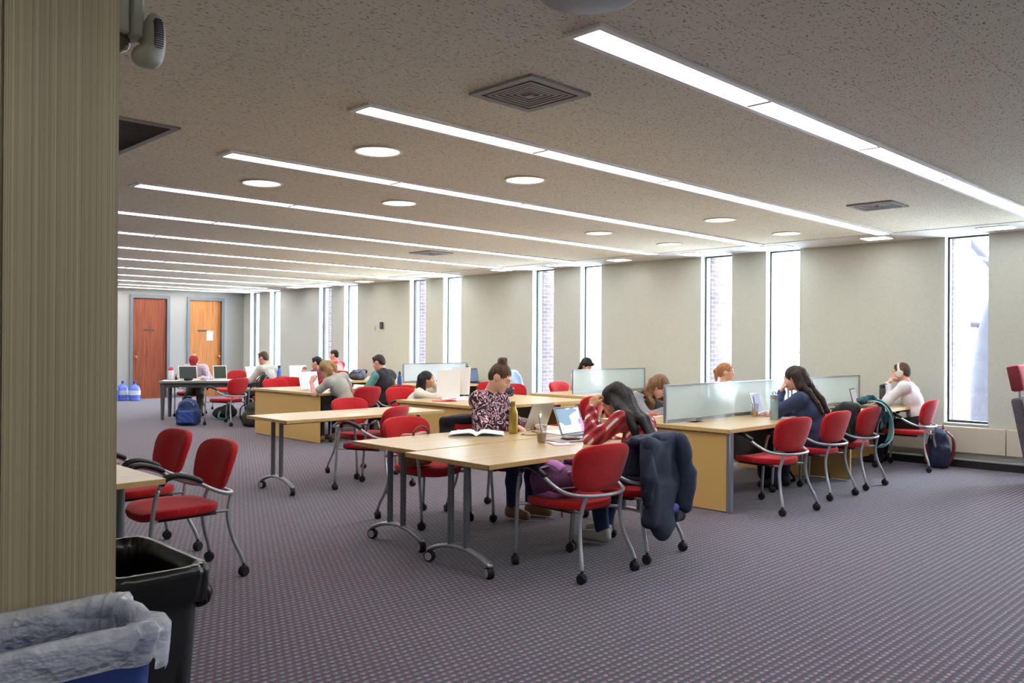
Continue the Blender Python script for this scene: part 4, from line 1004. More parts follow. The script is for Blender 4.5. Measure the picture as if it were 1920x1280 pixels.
# man in vest
p6 = person('man in a black vest with teal sleeves seen from behind', 7.40, 10.16, 12, 11, 0, (24, 12, 0), L=dict(to=(-.22, .30, TZ + .03), hint=(-.8, -.5, -.7)), top=mat('black_vest', (26, 27, 32), .8, var=.2), vest=True, sleeve=mat('teal_sleeve', (92, 146, 138), .9, var=.08), pants=CHARC, shoe=SHOE_B, sk=PINK, hair=H_DKBR, hair_style='short', male=True, res=.009)
# blonde in grey
p5 = person('blonde woman in a grey tee slumped over her white laptop, head on hand', 6.72, 10.16, 14, 26, -12, (44, 8, -10), L=dict(to=(-.24, .42, .86), dir=(.4, 0, 1), palm=(1, 0, 0), curl=40, hint=(-.6, .3, -1)), top=mat('pale_grey_tee', (168, 168, 156), .9, var=.05), top_name='tee', sleeve_len=.32, pants=CHARC, shoe=SHOE_T, sk=PINK, hair=H_BLOND, hair_style='long', res=.009,
            strands=[([('h', .02, -.09, .03), ('h', .04, -.11, -.06), (.07, -.12, -.12), (.12, -.16, -.24)], .045, .016), ([('h', -.05, -.06, .03), ('h', -.06, -.08, -.08), (-.07, -.04, -.18), (-.05, -.05, -.28)], .045, .02)])
# far students
p3 = person('dark haired person in maroon holding up a phone, farther back', 8.20, 12.95, 8, 36, 0, (14, 22, 0), L=dict(to=(-.24, .34, .86), dir=(0, .3, 1), palm=(0, -1, 0), curl=30), top=mat('maroon_top', (112, 58, 64), .9, var=.1), pants=CHARC, shoe=SHOE_B, sk=PINK, hair=H_DARK, hair_style='short', male=True, res=.010)
PKM = NT('pink_tee_with_white_print'); o_ = PKM.sep(PKM.mapping((1, 1, 1))); d_ = PKM.math('SQRT', PKM.math('ADD', PKM.math('POWER', PKM.math('SUBTRACT', o_[0], .03), 2), PKM.math('POWER', PKM.math('SUBTRACT', o_[2], .86), 2)))
PKM.l(PKM.mix(PKM.math('MULTIPLY', PKM.math('LESS_THAN', d_, .13), PKM.math('LESS_THAN', o_[1], 0.0)), (226, 66, 96), (232, 214, 216)), PKM.b.inputs['Base Color']); PKM.b.inputs['Roughness'].default_value = .9
p4 = person('man in a bright pink tee with a white print on its back', 10.28, 15.95, 8, 5, 0, (6, 25, 0), top=PKM.m, top_name='tee', sleeve_len=.34, pants=CHARC, shoe=SHOE_B, sk=PINK, hair=H_DKBR, hair_style='short', male=True, res=.011)
p2 = person('man in a pale grey sweater seen from behind near the study table', 7.62, 14.05, 18, 12, 0, (18, 10, 0), top=mat('pale_grey_sweater', (182, 182, 170), .95, var=.05), pants=CHARC, shoe=SHOE_B, sk=PINK, hair=H_BROWN, hair_style='short', male=True, res=.010)
p1 = person('man in a red cap and pale checked shirt bent over papers before the doors', 7.08, 15.86, 150, 20, 0, (58, -4, 0), R=dict(to=(.2, .34, TZ + .03)), L=dict(to=(-.16, .36, TZ + .03)), top=m_check('pale_checked_shirt', (204, 192, 206), (150, 132, 160)), top_name='checked_shirt', pants=OLIVE, shoe=SHOE_B, sk=PINK, hair=H_DKBR, hair_style='short', male=True, res=.010,
            feet={1: (.16, .62, .085), -1: (-.12, .58, .085)})
hp = p1['hp']; sdf_obj('cap', [('e', hp(0, -.005, .052), (.086, .1, .078), p1['Mh']), ('e', hp(0, .09, .05), (.062, .055, .01), p1['Mh'])], mat('red_cap', (156, 34, 44), .85), p1['t'], .008, .01)
MB().ball(hp(0, -.07, .09), (.05, .035, .045)).build('cap_back', mat('tan_cap_panel', (196, 160, 120), .8), p1['t'])
# ------------------------------------------------------------------ things on and around the furniture
SILVER = mat('silver_aluminium', (186, 184, 178), .35, .6); DKLAP = mat('dark_laptop_shell', (52, 54, 58), .4, .2); WHLAP = mat('white_laptop_shell', (232, 230, 224), .4)
KEYS = mat('dark_keys', (38, 38, 42), .5)
SCR_DOC = m_screen('screen_document', (226, 232, 242), (120, 132, 160), .6); SCR_ART = m_screen('screen_wave_picture', (214, 230, 250), (82, 112, 134), 1.0, 'art')
SCR_DIM = m_screen('screen_dim_page', (168, 164, 168), (150, 146, 152), .5); SCR_LIL = m_screen('screen_lilac_page', (148, 146, 178), (112, 112, 146), .6); SCR_BLK = mat('dark_screen', (24, 40, 40), .2); SCR_BLU = mat('slate_screen', (88, 102, 130), .3, emit=(88, 102, 130), estr=.4)
def laptop(x, y, deg, label, shell, screen, open_=108, w=.32, d=.22, z=TZ, bezel=None, logo=False, keys=True):
    """hinge at the origin, keyboard towards -y, screen faces -y"""
    t = thing('laptop', label, 'laptop', (x, y, z), math.radians(deg), 'open laptops')
    b = MB().box((-w / 2, -d, .001), (w / 2, 0, .016), .004, 2).build('base', shell, t)
    if keys:
        m = MB()
        for r in range(5):
            for c in range(12): m.box((-w / 2 + .02 + c * (w - .04) / 12, -.03 - r * .019 - .016, .016), (-w / 2 + .02 + (c + .86) * (w - .04) / 12, -.03 - r * .019, .0175))
        m.build('keyboard', KEYS, b); MB().box((-.05, -d + .015, .0155), (.05, -d + .08, .0168)).build('trackpad', shell, b)
    M = T(0, 0, .014) @ Rx(-math.radians(open_ - 90))
    l = MB().box((-w / 2, -.004, 0), (w / 2, .004, d), .003, 2, M).build('lid', shell, t)
    if bezel: MB().box((-w / 2 + .004, -.0048, .004), (w / 2 - .004, -.0042, d - .004), M=M).build('bezel', bezel, l)
    s = MB().box((-w / 2 + .014, 0, 0), (w / 2 - .014, d - .03, .0008)).build('screen', screen, l); s.matrix_local = M @ T(0, -.0050, .016) @ Rx(PI / 2)
    if logo:  # pale bitten fruit shape with a leaf
        pts = []
        for k in range(28):
            a = 2 * PI * k / 28; r = .021 * (1 - .10 * math.exp(-((a - PI / 2) / .25) ** 2) - .06 * math.exp(-((a - 1.5 * PI) / .25) ** 2)); p = Vector((r * math.cos(a), r * math.sin(a) * 1.06))
            dc = p - Vector((.024, .003))
            if dc.length < .012: p = Vector((.024, .003)) + dc.normalized() * .012
            pts.append((p.x, p.y))
        m = MB(); m.prism(pts, -.0004, .0004, M @ T(0, .0046, d / 2) @ Rx(PI / 2) @ Rz(0))
        m.prism([(.001, .026), (.003, .036), (.011, .041), (.009, .031)], -.0004, .0004, M @ T(0, .0046, d / 2) @ Rx(PI / 2)); m.build('lid_emblem', mat('pale_emblem', (246, 246, 246), .3, emit=(246, 246, 246), estr=.25), l)
    return t
def bottle(x, y, label, prof, m, cap=None, capm=None, z=TZ, extra=None, name='water_bottle'):
    t = thing(name, label, 'bottle', (x, y, z)); MB().lathe(prof, 28).build('bottle_body', m, t, 50)
    if cap: MB().lathe(cap, 24).build('cap', capm, t, 50)
    if extra: extra(t)
    return t
def box_thing(name, label, cat, lo, hi, m, x, y, deg=0, z=TZ, bev=.001, group=None):
    o = MB().box(lo, hi, bev).build(name, m); o.location = (x, y, z); o.rotation_euler = (0, 0, math.radians(deg)); return tag(o, label, cat, group)
def sheet(x, y, deg, label, w=.216, d=.279, z=TZ + .0005, h=.0015, m=PAPER, curl=.004, name='paper_sheet', group='loose papers'):
    o = MB().grid(lambda u, v: Vector(((u - .5) * w, (v - .5) * d, h + curl * (2 * u - 1) ** 2 * v)), 6, 6, .001).build(name, m, None, 60)
    o.location = (x, y, z); o.rotation_euler = (0, 0, math.radians(deg)); return tag(o, label, 'paper', group)
def cable(pts, r, label, m, z=TZ):
    o = MB().tube(spline([(a, b, z + .004 + (c if c else 0)) for a, b, c in pts], 5), r, 6).build('cable', m, None, 180); return tag(o, label, 'cable', 'cables on the desks')
# --- joined tables
GOLD = mat('brushed_gold', (176, 150, 72), .3, .75, var=.05)
bottle(4.70, 4.73, 'gold metal water bottle standing beside the silver laptop', [(.03, 0), (.035, .004), (.036, .02), (.036, .15), (.033, .175), (.021, .205), (.019, .215), (.019, .222)], GOLD, [(.0205, .223), (.0205, .25), (.018, .256), (.004, .257)], GOLD)
laptop(5.07, 4.84, 190, 'silver laptop with a glowing emblem, its lid back towards the camera', SILVER, SCR_DOC, 112, .33, .225, logo=True)
laptop(4.92, 4.28, 6, 'open laptop showing a wave picture, before the woman in red plaid', SILVER, SCR_ART, 112, .33, .225, bezel=mat('thin_dark_bezel', (46, 48, 54), .3))
cp = m_glass('clear_plastic_cup', (246, 248, 248), .86, .08)
def iced(x, y, label, liq, straw, fill, h=.125, lidc=True):
    t = thing('iced_drink', label, 'cup', (x, y, TZ), 0, 'iced drinks in plastic cups')
    MB().lathe([(.002, .003), (.027, .003), (.029, .0), (.041, h), (.043, h + .003), (.040, h + .002), (.0275, .005), (.002, .005)], 28, caps=False).build('cup', cp, t, 60)
    r1 = .027 + .012 * fill
    MB().lathe([(.026, .006), (r1, .006 + h * fill), (.001, .0062 + h * fill)], 28).build('drink', liq, t, 60)
    MB().lathe([(.043, h + .002), (.045, h + .006), (.04, h + .012), (.006, h + .013)], 28, caps=False).build('lid', cp, t, 60)
    MB().tube([(.012, .0, .02), (-.022, .006, h + .075)], .004, 8).build('straw', straw, t, 180)
iced(4.40, 4.14, 'half drunk iced coffee with a blue straw on the nearest tables', mat('milky_coffee', (150, 92, 50), .4), mat('blue_straw', (92, 112, 146), .4), .52)
# open book
bk = thing('open_book', 'thick open textbook lying on the joined tables', 'book', (4.40, 4.83, TZ), math.radians(-44))
MB().box((-.215, -.135, 0), (.215, .135, .004), .001).build('cover', mat('pale_book_cover', (196, 198, 190), .6), bk)
for q in (-1, 1):
    MB().grid(lambda u, v: Vector((q * (.003 + u * .205), (v - .5) * .262, .006 + .030 * math.sin(min(1, u * 3.2) * PI / 2) * (1 - .72 * u ** 1.2) )), 14, 3, -.004).build('page_block', PAPER, bk, 60)
    MB().grid(lambda u, v: Vector((q * (.02 + u * .17), (v - .5) * .20, .0068 + .030 * math.sin(min(1, (.1 + u * .83) * 3.2) * PI / 2) * (1 - .72 * (.1 + u * .83) ** 1.2))), 10, 3).build('printed_text', m_screen('printed_page_text', (236, 236, 232), (150, 150, 152), 0.0), bk, 60)
sheet(4.52, 5.03, -40, 'white loose sheet behind the open textbook'); sheet(4.62, 4.96, -36, 'white sheet with a green edge beside the textbook', m=mat('pale_green_sheet', (206, 216, 206), .8))
sheet(5.02, 4.55, -6, 'white sheet lying between the two laptops on the nearest tables', .22, .3)
cable([(4.74, 4.64, 0), (4.66, 4.60, 0), (4.72, 4.52, 0), (4.86, 4.62, 0), (4.90, 4.72, 0)], .003, 'thin tan cable curling at the foot of the gold bottle', mat('tan_cable', (120, 96, 50), .6))
box_thing('phone', 'pink phone beside the typing hand at the silver laptop', 'phone', (-.035, -.07, 0), (.035, .07, .009), mat('pink_case', (214, 120, 178), .5), 4.88, 5.06, 20, bev=.003)
box_thing('notebook', 'grey magazine under a wallet, before the picture laptop', 'notebook', (-.15, -.10, 0), (.15, .10, .008), mat('grey_magazine', (148, 142, 140), .5), 4.66, 4.10, -12)
wl = thing('wallet', 'tan and black wallet on the grey magazine', 'wallet', (4.68, 4.11, TZ + .009), math.radians(-20)); MB().box((-.06, -.045, 0), (.06, .045, .008), .003).build('lower_half', BLACK, wl); MB().box((-.05, -.03, .008), (.045, .042, .016), .003).build('upper_half', mat('tan_leather', (164, 116, 62), .5), wl)
sheet(4.47, 4.02, -30, 'pink striped sheet beside the iced coffee', .15, .2, m=mat('pinkish_sheet', (222, 200, 200), .8))
# --- front bench desk
pm = thing('power_module', 'black angled desktop power module under the longest screen', 'socket block', (6.70, 4.34, TZ)); MB().prism([(-.045, 0), (.045, 0), (.045, .012), (.012, .05), (-.005, .05)], -.085, .085, Ry(PI / 2) @ Rz(PI / 2) @ Rz(PI)).build('housing', BLACK, pm)
MB().box((-.045, -.0405, .012), (.045, -.034, .04), .001, 1).build('socket_plate', mat('grey_socket_plate', (120, 124, 138), .4), pm)
iced(7.66, 4.27, 'orange iced drink with a dark straw before the lilac laptop screen', mat('orange_juice', (226, 140, 46), .4), BLACK, .32)
laptop(7.86, 4.33, 14, 'laptop with a lilac page on its screen, before the woman in navy', SILVER, SCR_LIL, 106, .31, .22)
def b3(t): MB().tube([(-.026, 0, .235), (-.03, 0, .262), (0, 0, .268), (.03, 0, .262), (.026, 0, .235)], .006, 8).build('carry_loop', STEEL, t, 180)
bottle(7.45, 3.95, 'pale glass water bottle with a steel loop cap on the front desk', [(.034, 0), (.037, .004), (.037, .18), (.033, .195), (.03, .2)], m_frost('frosted_bottle', (206, 226, 226), .5, .12), [(.036, .2), (.036, .236), (.03, .24), (.003, .241)], STEEL, extra=b3)
box_thing('phone', 'white phone on the desk by the elbow of the woman in navy', 'phone', (-.035, -.07, 0), (.035, .07, .009), WHITE, 7.86, 3.92, 40, bev=.003)
sheet(7.66, 3.88, 20, 'white page under the arm of the woman in navy')
laptop(9.72, 4.12, 12, 'dark laptop with a grey page, before the man with headphones', DKLAP, SCR_DIM, 104, .30, .21)
def b4(t): MB().tube([(0, 0, .25), (.0, -.03, .262), (.0, -.05, .258)], .006, 8).build('spout', BLACK, t, 180)
bottle(10.22, 4.02, 'dark grey bottle with a flip spout beside the man with headphones', [(.034, 0), (.037, .004), (.037, .2), (.033, .21)], mat('gunmetal', (92, 90, 88), .35, .6), [(.034, .21), (.034, .24), (.026, .252), (.003, .253)], BLACK, extra=b4)
cable([(8.72, 4.24, 0), (8.85, 4.20, .004), (8.98, 4.22, 0), (9.1, 4.17, .0)], .012, 'red power cord and plug on the front desk', mat('red_cord', (176, 46, 40), .5))
cable([(9.1, 4.17, 0), (9.25, 4.12, .02), (9.32, 4.2, .03), (9.38, 4.1, .015), (9.46, 4.18, .02), (9.52, 4.12, 0)], .008, 'tangled black charger cable left of the dark laptop', BLACK)
cable([(9.2, 4.27, 0), (9.3, 4.3, .05), (9.42, 4.28, .03), (9.5, 4.3, .0)], .004, 'thin pale cable loop against the frosted screen', mat('pale_cable', (190, 186, 180), .5))
laptop(7.10, 4.62, 184, 'laptop seen as a shadow through the longest frosted screen', DKLAP, SCR_DOC, 105)
box_thing('wallet', 'orange brown wallet under the hand of the woman in stripes', 'wallet', (-.06, -.05, 0), (.06, .05, .03), mat('orange_leather', (186, 96, 48), .5), 6.92, 4.98, 20, bev=.006)
sheet(6.84, 5.02, 10, 'printed pages under the forearm of the woman in stripes'); sheet(6.66, 4.98, 24, 'white page at the corner of the front desk behind the screen')
# --- second row
fo = thing('folder', 'coral red folder lying on the second row desk', 'folder', (6.72, 7.98, TZ), math.radians(-38)); MB().box((-.15, -.12, 0), (.15, .12, .003), .001).build('back_cover', mat('coral_folder', (216, 92, 88), .6), fo)
MB().grid(lambda u, v: Vector(((u - .5) * .3, (v - .5) * .24, .004 + .03 * u * u)), 6, 2, .001).build('front_cover', MATS['coral_folder'], fo)
sheet(6.98, 8.16, -40, 'white handout just behind the coral red folder'); sheet(7.12, 8.02, -36, 'open white notebook page right of the coral folder')
def held(x, y, z, rz, tilt, w, h, label):
    o = MB().grid(lambda u, v: Vector(((u - .5) * w, .02 * math.sin(u * PI), (v - .5) * h)), 8, 4, .0012).build('paper_sheet', mat('thin_printed_paper', (236, 232, 226), .8), None, 60)
    o.location = (x, y, z); o.rotation_euler = (math.radians(tilt), 0, math.radians(rz)); return tag(o, label, 'paper', 'sheets held up to read')
held(7.06, 8.30, .90, -46, -12, .30, .36, 'large white sheet held up by the woman in the cream cardigan'); held(7.22, 8.24, .94, -62, -8, .26, .36, 'thinner sheet held behind the large white sheet')
def sack(name, label, cat, x, y, z, rz, prims, m, parts=(), res=.009, k=.04, amp=.008, f=(26, 26, 26), group=None):
    t = thing(name, label, cat, (x, y, z), math.radians(rz), group); sdf_obj('bag_body', prims, m, t, res, k, folds(amp, f, int(x * 37 + y * 11)))
    for nm, fn, pm in parts: fn().build(nm, pm, t, 180)
    return t
strap = lambda pts, r=.012, fl=(1.6, .45): (lambda: MB().tube(spline(pts, 5), r, 8, flat=fl))
sack('shoulder_bag', 'slouched black bag on the second row desk near the window', 'bag', 8.12, 8.34, TZ, 10, [('e', (0, 0, .05), (.17, .11, .055)), ('e', (.06, .02, .09), (.10, .08, .05)), ('e', (-.1, 0, .04), (.1, .1, .045))], BLKFAB, [('strap', strap([(-.16, -.06, .03), (-.24, -.14, .012), (-.14, -.2, .01), (0, -.13, .03)]), BLKFAB), ('buckle', lambda: MB().box((.07, -.10, .085), (.09, -.075, .105), .004), STEEL)])
bottle(7.55, 8.3, 'small dark gadget pouch behind the held papers', [(.03, 0), (.05, .01), (.05, .03), (.02, .05)], BLKFAB, name='pouch')['category'] = 'pouch'
laptop(10.25, 11.35, 10, 'slate blue laptop on the third row window desk', DKLAP, SCR_BLU, 100, .32, .25)
def b5(t): MB().tube([(.0, 0, .29), (.012, 0, .335)], .006, 8).build('straw_spout', BLACK, t, 180)
bottle(10.42, 11.72, 'tall black bottle on the third row window desk', [(.036, 0), (.04, .004), (.04, .22), (.03, .25)], BLACK, [(.031, .25), (.031, .285), (.02, .295), (.003, .296)], BLACK, extra=b5)
for k, (x, y, a, s) in enumerate(((10.0, 11.65, 20, 'crumpled white papers left of the slate blue laptop'), (9.85, 11.45, -15, 'white papers at the edge of the third row window desk'))): sheet(x, y, a, s, .26, .3, curl=.03)
# --- third row
bottle(8.06, 10.66, 'blue water bottle on the third row desk beside the man in the vest', [(.034, 0), (.038, .004), (.038, .17), (.03, .2), (.018, .215)], mat('blue_bottle', (44, 84, 150), .3), [(.02, .215), (.02, .25), (.012, .27), (.003, .271)], mat('dark_blue_cap', (34, 50, 84), .4))
laptop(6.72, 11.1, 6, 'white laptop with a bright page facing the slumped blonde woman', WHLAP, SCR_DOC, 104, .34, .27)
sack('handbag', 'black handbag with a stiff loop handle on the third row desk', 'bag', 7.06, 10.72, TZ, 8, [('b', (0, 0, .06), (.15, .07, .06), None, .03)], BLKFAB, [('handle', lambda: MB().tube(spline([(-.1, 0, .11), (-.07, 0, .18), (.07, 0, .18), (.1, 0, .11)], 5), .012, 8), BLKFAB)], amp=.003)
sheet(7.5, 10.9, 0, 'white pages right of the black handbag', .3, .24); sheet(6.78, 10.72, 0, 'white page under the blonde woman')
# --- fourth row
bottle(8.58, 15.35, 'bright blue bottle far back on the fourth row desk', [(.034, 0), (.04, .004), (.04, .17), (.03, .2)], mat('bright_blue_bottle', (56, 110, 210), .25), [(.031, .2), (.031, .24), (.02, .255), (.003, .256)], MATS['dark_blue_cap'])
laptop(8.78, 14.95, -18, 'far white laptop right of the bright blue bottle', WHLAP, SCR_DOC, 104, .34, .25)
sack('duffel_bag', 'grey and black duffel heaped on the fourth row desk', 'bag', 9.30, 13.62, TZ, 20, [('e', (0, 0, .08), (.22, .14, .085)), ('e', (.05, .05, .15), (.16, .1, .05)), ('e', (-.1, 0, .14), (.08, .08, .06))], mat('grey_black_canvas', (74, 74, 86), .9, var=.5, vscale=14), [('handle', strap([(-.12, -.1, .14), (-.05, -.14, .2), (.1, -.12, .18), (.15, -.08, .13)]), BLKFAB)], amp=.012)
# --- grey study table
def on_e(u, v): return (6.25 + u * math.cos(math.radians(-32)) - v * math.sin(math.radians(-32)), 15.3 + u * math.sin(math.radians(-32)) + v * math.cos(math.radians(-32)))
x, y = on_e(.06, .3); bottle(x, y, 'white shaker bottle with a red cap on the grey study table', [(.04, 0), (.044, .004), (.05, .18), (.046, .19)], mat('white_shaker', (230, 224, 226), .4), [(.05, .19), (.05, .215), (.035, .225), (.03, .245), (.003, .246)], mat('red_cap_plastic', (214, 40, 48), .4))
x, y = on_e(.36, .34); laptop(x, y, -8, 'white framed laptop with a dark screen on the grey study table', WHLAP, SCR_BLK, 104, .34, .26)
x, y = on_e(.92, .42); laptop(x, y, -4, 'second white laptop with a dark green screen, right of the red cap man', WHLAP, mat('dark_green_screen', (46, 62, 44), .3), 100, .26, .26)
x, y = on_e(1.55, .45); laptop(x, y, 12, 'white laptop with a pale page before the man in the grey sweater', WHLAP, SCR_DOC, 108, .36, .25)
x, y = on_e(.12, .5); bottle(x, y, 'tiny dark red sauce bottle on the grey study table', [(.018, 0), (.02, .05), (.008, .08), (.006, .11)], mat('dark_red_glass', (128, 32, 26), .3), name='small_bottle')
for k, (u, v, a, s) in enumerate(((.1, .1, 5, 'white papers at the left end of the grey study table'), (.42, .12, -20, 'white papers by the front leg edge of the grey study table'), (.85, .14, 10, 'fanned white papers before the red cap man'), (1.1, .16, -14, 'white pages near the middle of the grey study table'), (1.42, .2, 4, 'pale green notes at the right end of the grey study table'))):
    x, y = on_e(u, v); sheet(x, y, a - 32, s, .28, .2, curl=.012)
x, y = on_e(.4, .08); sack('pencil_case', 'small black pencil case before the dark screen laptop', 'pencil case', x, y, TZ, 0, [('e', (0, 0, .03), (.09, .04, .034))], BLKFAB, amp=.002)
x, y = on_e(1.3, .5); sack('pouch', 'flat black pouch between the laptops on the study table', 'pouch', x, y, TZ, -20, [('e', (0, 0, .03), (.16, .09, .03))], BLKFAB, amp=.003)

# --- bags and coats
def backpack(x, y, z, rz, label, m, m2, h=.44, w=.15, d=.11, lean=0, straps=True, lie=False, tilt=0):
    t = thing('backpack', label, 'backpack', (x, y, z), math.radians(rz), 'backpacks')
    if lie: t.rotation_euler = (math.radians(lie), math.radians(tilt), math.radians(rz))
    sdf_obj('main_pack', [('e', (0, 0, h * .36), (w, d, h * .37)), ('e', (0, .0, h * .66), (w * .86, d * .85, h * .34)), ('b', (0, 0, h * .3), (w * .95, d * .9, h * .29), None, .05)], m, t, .009, .05, folds(.007, (22, 22, 22), int(x * 10)))
    sdf_obj('front_pocket', [('b', (0, -d * .95, h * .33), (w * .72, .04, h * .24), None, .035)], m2, t, .008, .02, folds(.005, (26, 26, 26), 8))
    MB().tube(spline([(-.035, d * .4, h * .97), (-.02, d * .4, h * 1.06), (.02, d * .4, h * 1.06), (.035, d * .4, h * .97)], 4), .01, 8).build('top_handle', m2, t, 180)
    MB().tube([(w * .7 * math.cos(a), -d * .62 - .01, h * (.66 + .26 * math.sin(a))) for a in np.linspace(.2, PI - .2, 12)], .004, 6).build('zip', STEEL, t, 180)
    if straps:
        for q in (-1, 1): MB().tube(spline([(q * .06, d * .7, h * .92), (q * .09, d * 1.25, h * .75), (q * .1, d * 1.3, h * .4), (q * .11, d * .85, h * .08)], 5), .022, 8, flat=(1.3, .4)).build('shoulder_strap', m2, t, 180)
    return t
NAVY2 = mat('navy_backpack_cloth', (38, 58, 100), .8, var=.35, vscale=18); BLUE2 = mat('blue_backpack_trim', (52, 78, 148), .8)
backpack(6.18, 14.12, 0, -40, 'navy blue backpack standing on the carpet under the grey study table', NAVY2, BLUE2, .46, .19, .15)
PURP = mat('purple_backpack_cloth', (108, 66, 100), .8, var=.3, vscale=18, bump=.3); PINKS = mat('lilac_trim', (186, 118, 190), .7)
pb = backpack(4.02, 3.72, .53, -20, 'purple backpack lying on the seat of the nearest chair', PURP, PINKS, .36, .15, .08, lie=78, tilt=0)
MB().tube(spline([(.10, .02, .02), (.13, .0, -.06), (.14, -.1, -.10), (.135, -.24, -.11)], 5), .014, 8, flat=(1.4, .3)).build('loose_strap', PINKS, pb, 180)
backpack(10.56, 3.50, 0, 200, 'dark blue backpack with red tabs on the carpet right of the headphones man', mat('dark_blue_pack_cloth', (40, 50, 76), .85, var=.3, vscale=20), mat('dark_red_tab', (120, 40, 44), .7), .46, .17, .12)
sack('duffel_bag', 'black bag slumped under the empty chair by the front desk panel', 'bag', 7.92, 4.22, 0, 10, [('e', (0, 0, .12), (.22, .14, .12)), ('e', (-.08, .02, .2), (.1, .1, .09))], BLKFAB, [('strap', strap([(.1, -.1, .2), (.2, -.16, .06), (.3, -.1, .012), (.26, .02, .012)]), BLKFAB)], amp=.014)
sack('duffel_bag', 'black bag on the carpet behind the empty chair at the study table', 'bag', 7.16, 14.78, 0, 0, [('e', (0, 0, .12), (.22, .16, .12)), ('e', (.08, .02, .2), (.1, .1, .08))], BLKFAB, [('strap', strap([(-.15, -.12, .16), (-.2, -.16, .06), (-.1, -.2, .02), (.05, -.16, .1)]), mat('teal_trim', (70, 130, 130), .7))], amp=.012)
backpack(6.92, 13.22, 0, 30, 'olive black backpack on the carpet left of the third row desk', mat('olive_black_cloth', (56, 58, 50), .9, var=.4, vscale=16), BLKFAB, .42, .18, .15)
backpack(7.34, 13.62, .42, 24, 'dark backpack hung behind the man in the grey sweater', BLKFAB, mat('charcoal_trim', (58, 58, 64), .8), .44, .15, .08)
# brown leather bag on a chair
LEA = mat('brown_leather', (150, 88, 52), .45, var=.15, vscale=8, coat=.2)
sack('handbag', 'brown leather tote on the chair behind the joined tables', 'handbag', 4.09, 5.20, .462, 6, [('b', (0, 0, .10), (.15, .07, .10), None, .04), ('b', (0, 0, .19), (.13, .05, .07), None, .03)], LEA,
     [('handle', lambda: MB().tube(spline([(-.08, -.05, .22), (-.07, -.06, .28), (0, -.06, .315), (.07, -.06, .28), (.08, -.05, .22)], 6), .009, 8), mat('dark_brown_leather', (92, 54, 34), .5)), ('zip_flap', lambda: MB().box((-.1, -.075, .12), (.1, -.066, .125), .002), MATS['dark_brown_leather'])], amp=.006, f=(18, 18, 18))
# navy jacket over a chair
JK = mat('navy_jacket_cloth', (36, 44, 66), .8, var=.2, vscale=30, bump=.3, bscale=120)
def draped(x, y, rz, label, m, prims, name='jacket', parts=(), amp=.012):
    t = thing(name, label, 'jacket', (x, y, 0), math.radians(rz)); sdf_obj('cloth_body', prims, m, t, .009, .03, folds(amp, (16, 16, 9), int(x * 13)))
    for nm, pr, pm in parts: sdf_obj(nm, pr, pm, t, .009, .02, folds(.011, (30, 30, 11), 2))
    return t
jk = draped(4.54, 3.60, 5, 'navy jacket hung over the chair of the woman in red plaid', JK,
       [('b', (-.02, -.41, .62), (.225, .035, .19), None, .03), ('b', (-.02, -.345, .80), (.215, .08, .035), None, .03), ('b', (-.02, -.25, .68), (.2, .03, .12), None, .025), ('b', (-.10, -.43, .40), (.14, .05, .16), rotm('y', 10), .04), ('e', (-.10, -.44, .27), (.10, .05, .10)), ('b', (.13, -.41, .44), (.085, .045, .20), rotm('y', -5), .04)],
       parts=(('sleeve', [('c', (.12, -.43, .79), (.15, -.49, .58), .06, .058), ('c', (.15, -.49, .58), (.11, -.50, .36), .058, .05)], JK), ('sleeve', [('c', (-.2, -.40, .77), (-.245, -.43, .58), .055, .05), ('c', (-.245, -.43, .58), (-.23, -.42, .42), .05, .042)], JK), ('collar', [('c', (-.1, -.40, .815), (.12, -.40, .82), .035, .035)], JK)))
MB().tube(spline([(.19, -.40, .80), (.222, -.44, .62), (.218, -.43, .44), (.21, -.42, .28)], 6), .006, 6).build('zip', STEEL, jk, 180)
MB().ball((.02, -.475, .36), (.04, .015, .03)).build('lining', mat('blue_violet_lining', (84, 88, 168), .6), jk)
draped(4.86, 5.12, 180, 'dark coat over the chair of the woman in the floral blouse', BLKFAB, [('b', (.06, -.33, .62), (.25, .04, .17), None, .03), ('b', (.10, -.30, .77), (.22, .06, .04), None, .03), ('c', (.26, -.30, .72), (.33, -.22, .52), .06, .06), ('e', (.28, -.2, .58), (.07, .12, .1))], 'coat')
LB = mat('light_blue_cloth', (168, 192, 220), .85, var=.12, vscale=14)
lc = chair(10.02, 10.5, 4, 'red chair under the pale blue jacket at the third row window desk')
draped(10.02, 10.5, 4, 'pale blue jacket over a chair right of the floral blouse woman\'s head', LB, [('b', (0, -.35, .72), (.2, .04, .19), None, .03), ('c', (-.1, -.33, .92), (.1, -.33, .92), .06, .06), ('c', (.18, -.35, .82), (.25, -.34, .6), .055, .05)])
# black and teal backpack on a chair
bp = thing('backpack', 'black backpack with teal straps hung over a chair at the front desk', 'backpack', (8.52, 3.74, 0), 0, 'backpacks')
TEAL = mat('teal_strap', (64, 138, 132), .75, var=.25, vscale=12); TEAL2 = mat('pale_teal_strap', (132, 182, 182), .75)
sdf_obj('main_pack', [('b', (-.13, -.07, .63), (.15, .11, .17), rotm('z', 12), .06), ('e', (-.12, -.10, .78), (.13, .11, .08)), ('b', (-.22, -.02, .56), (.07, .10, .10), rotm('z', 12), .04)], BLKFAB, bp, .009, .03, folds(.01, (26, 26, 26), 5))
MB().tube(spline([(-.26, -.14, .70), (-.27, -.16, .60), (-.24, -.18, .50)], 5), .012, 8, flat=(1.4, .5)).build('side_strap', mat('charcoal_trim', (58, 58, 64), .8), bp, 180)
MB().tube(spline([(.0, -.20, .86), (.05, -.34, .855), (.12, -.41, .75), (.18, -.42, .60), (.15, -.42, .49), (.06, -.40, .43), (-.03, -.38, .43)], 6), .028, 10, flat=(1.3, .3)).build('shoulder_strap', TEAL2, bp, 180)
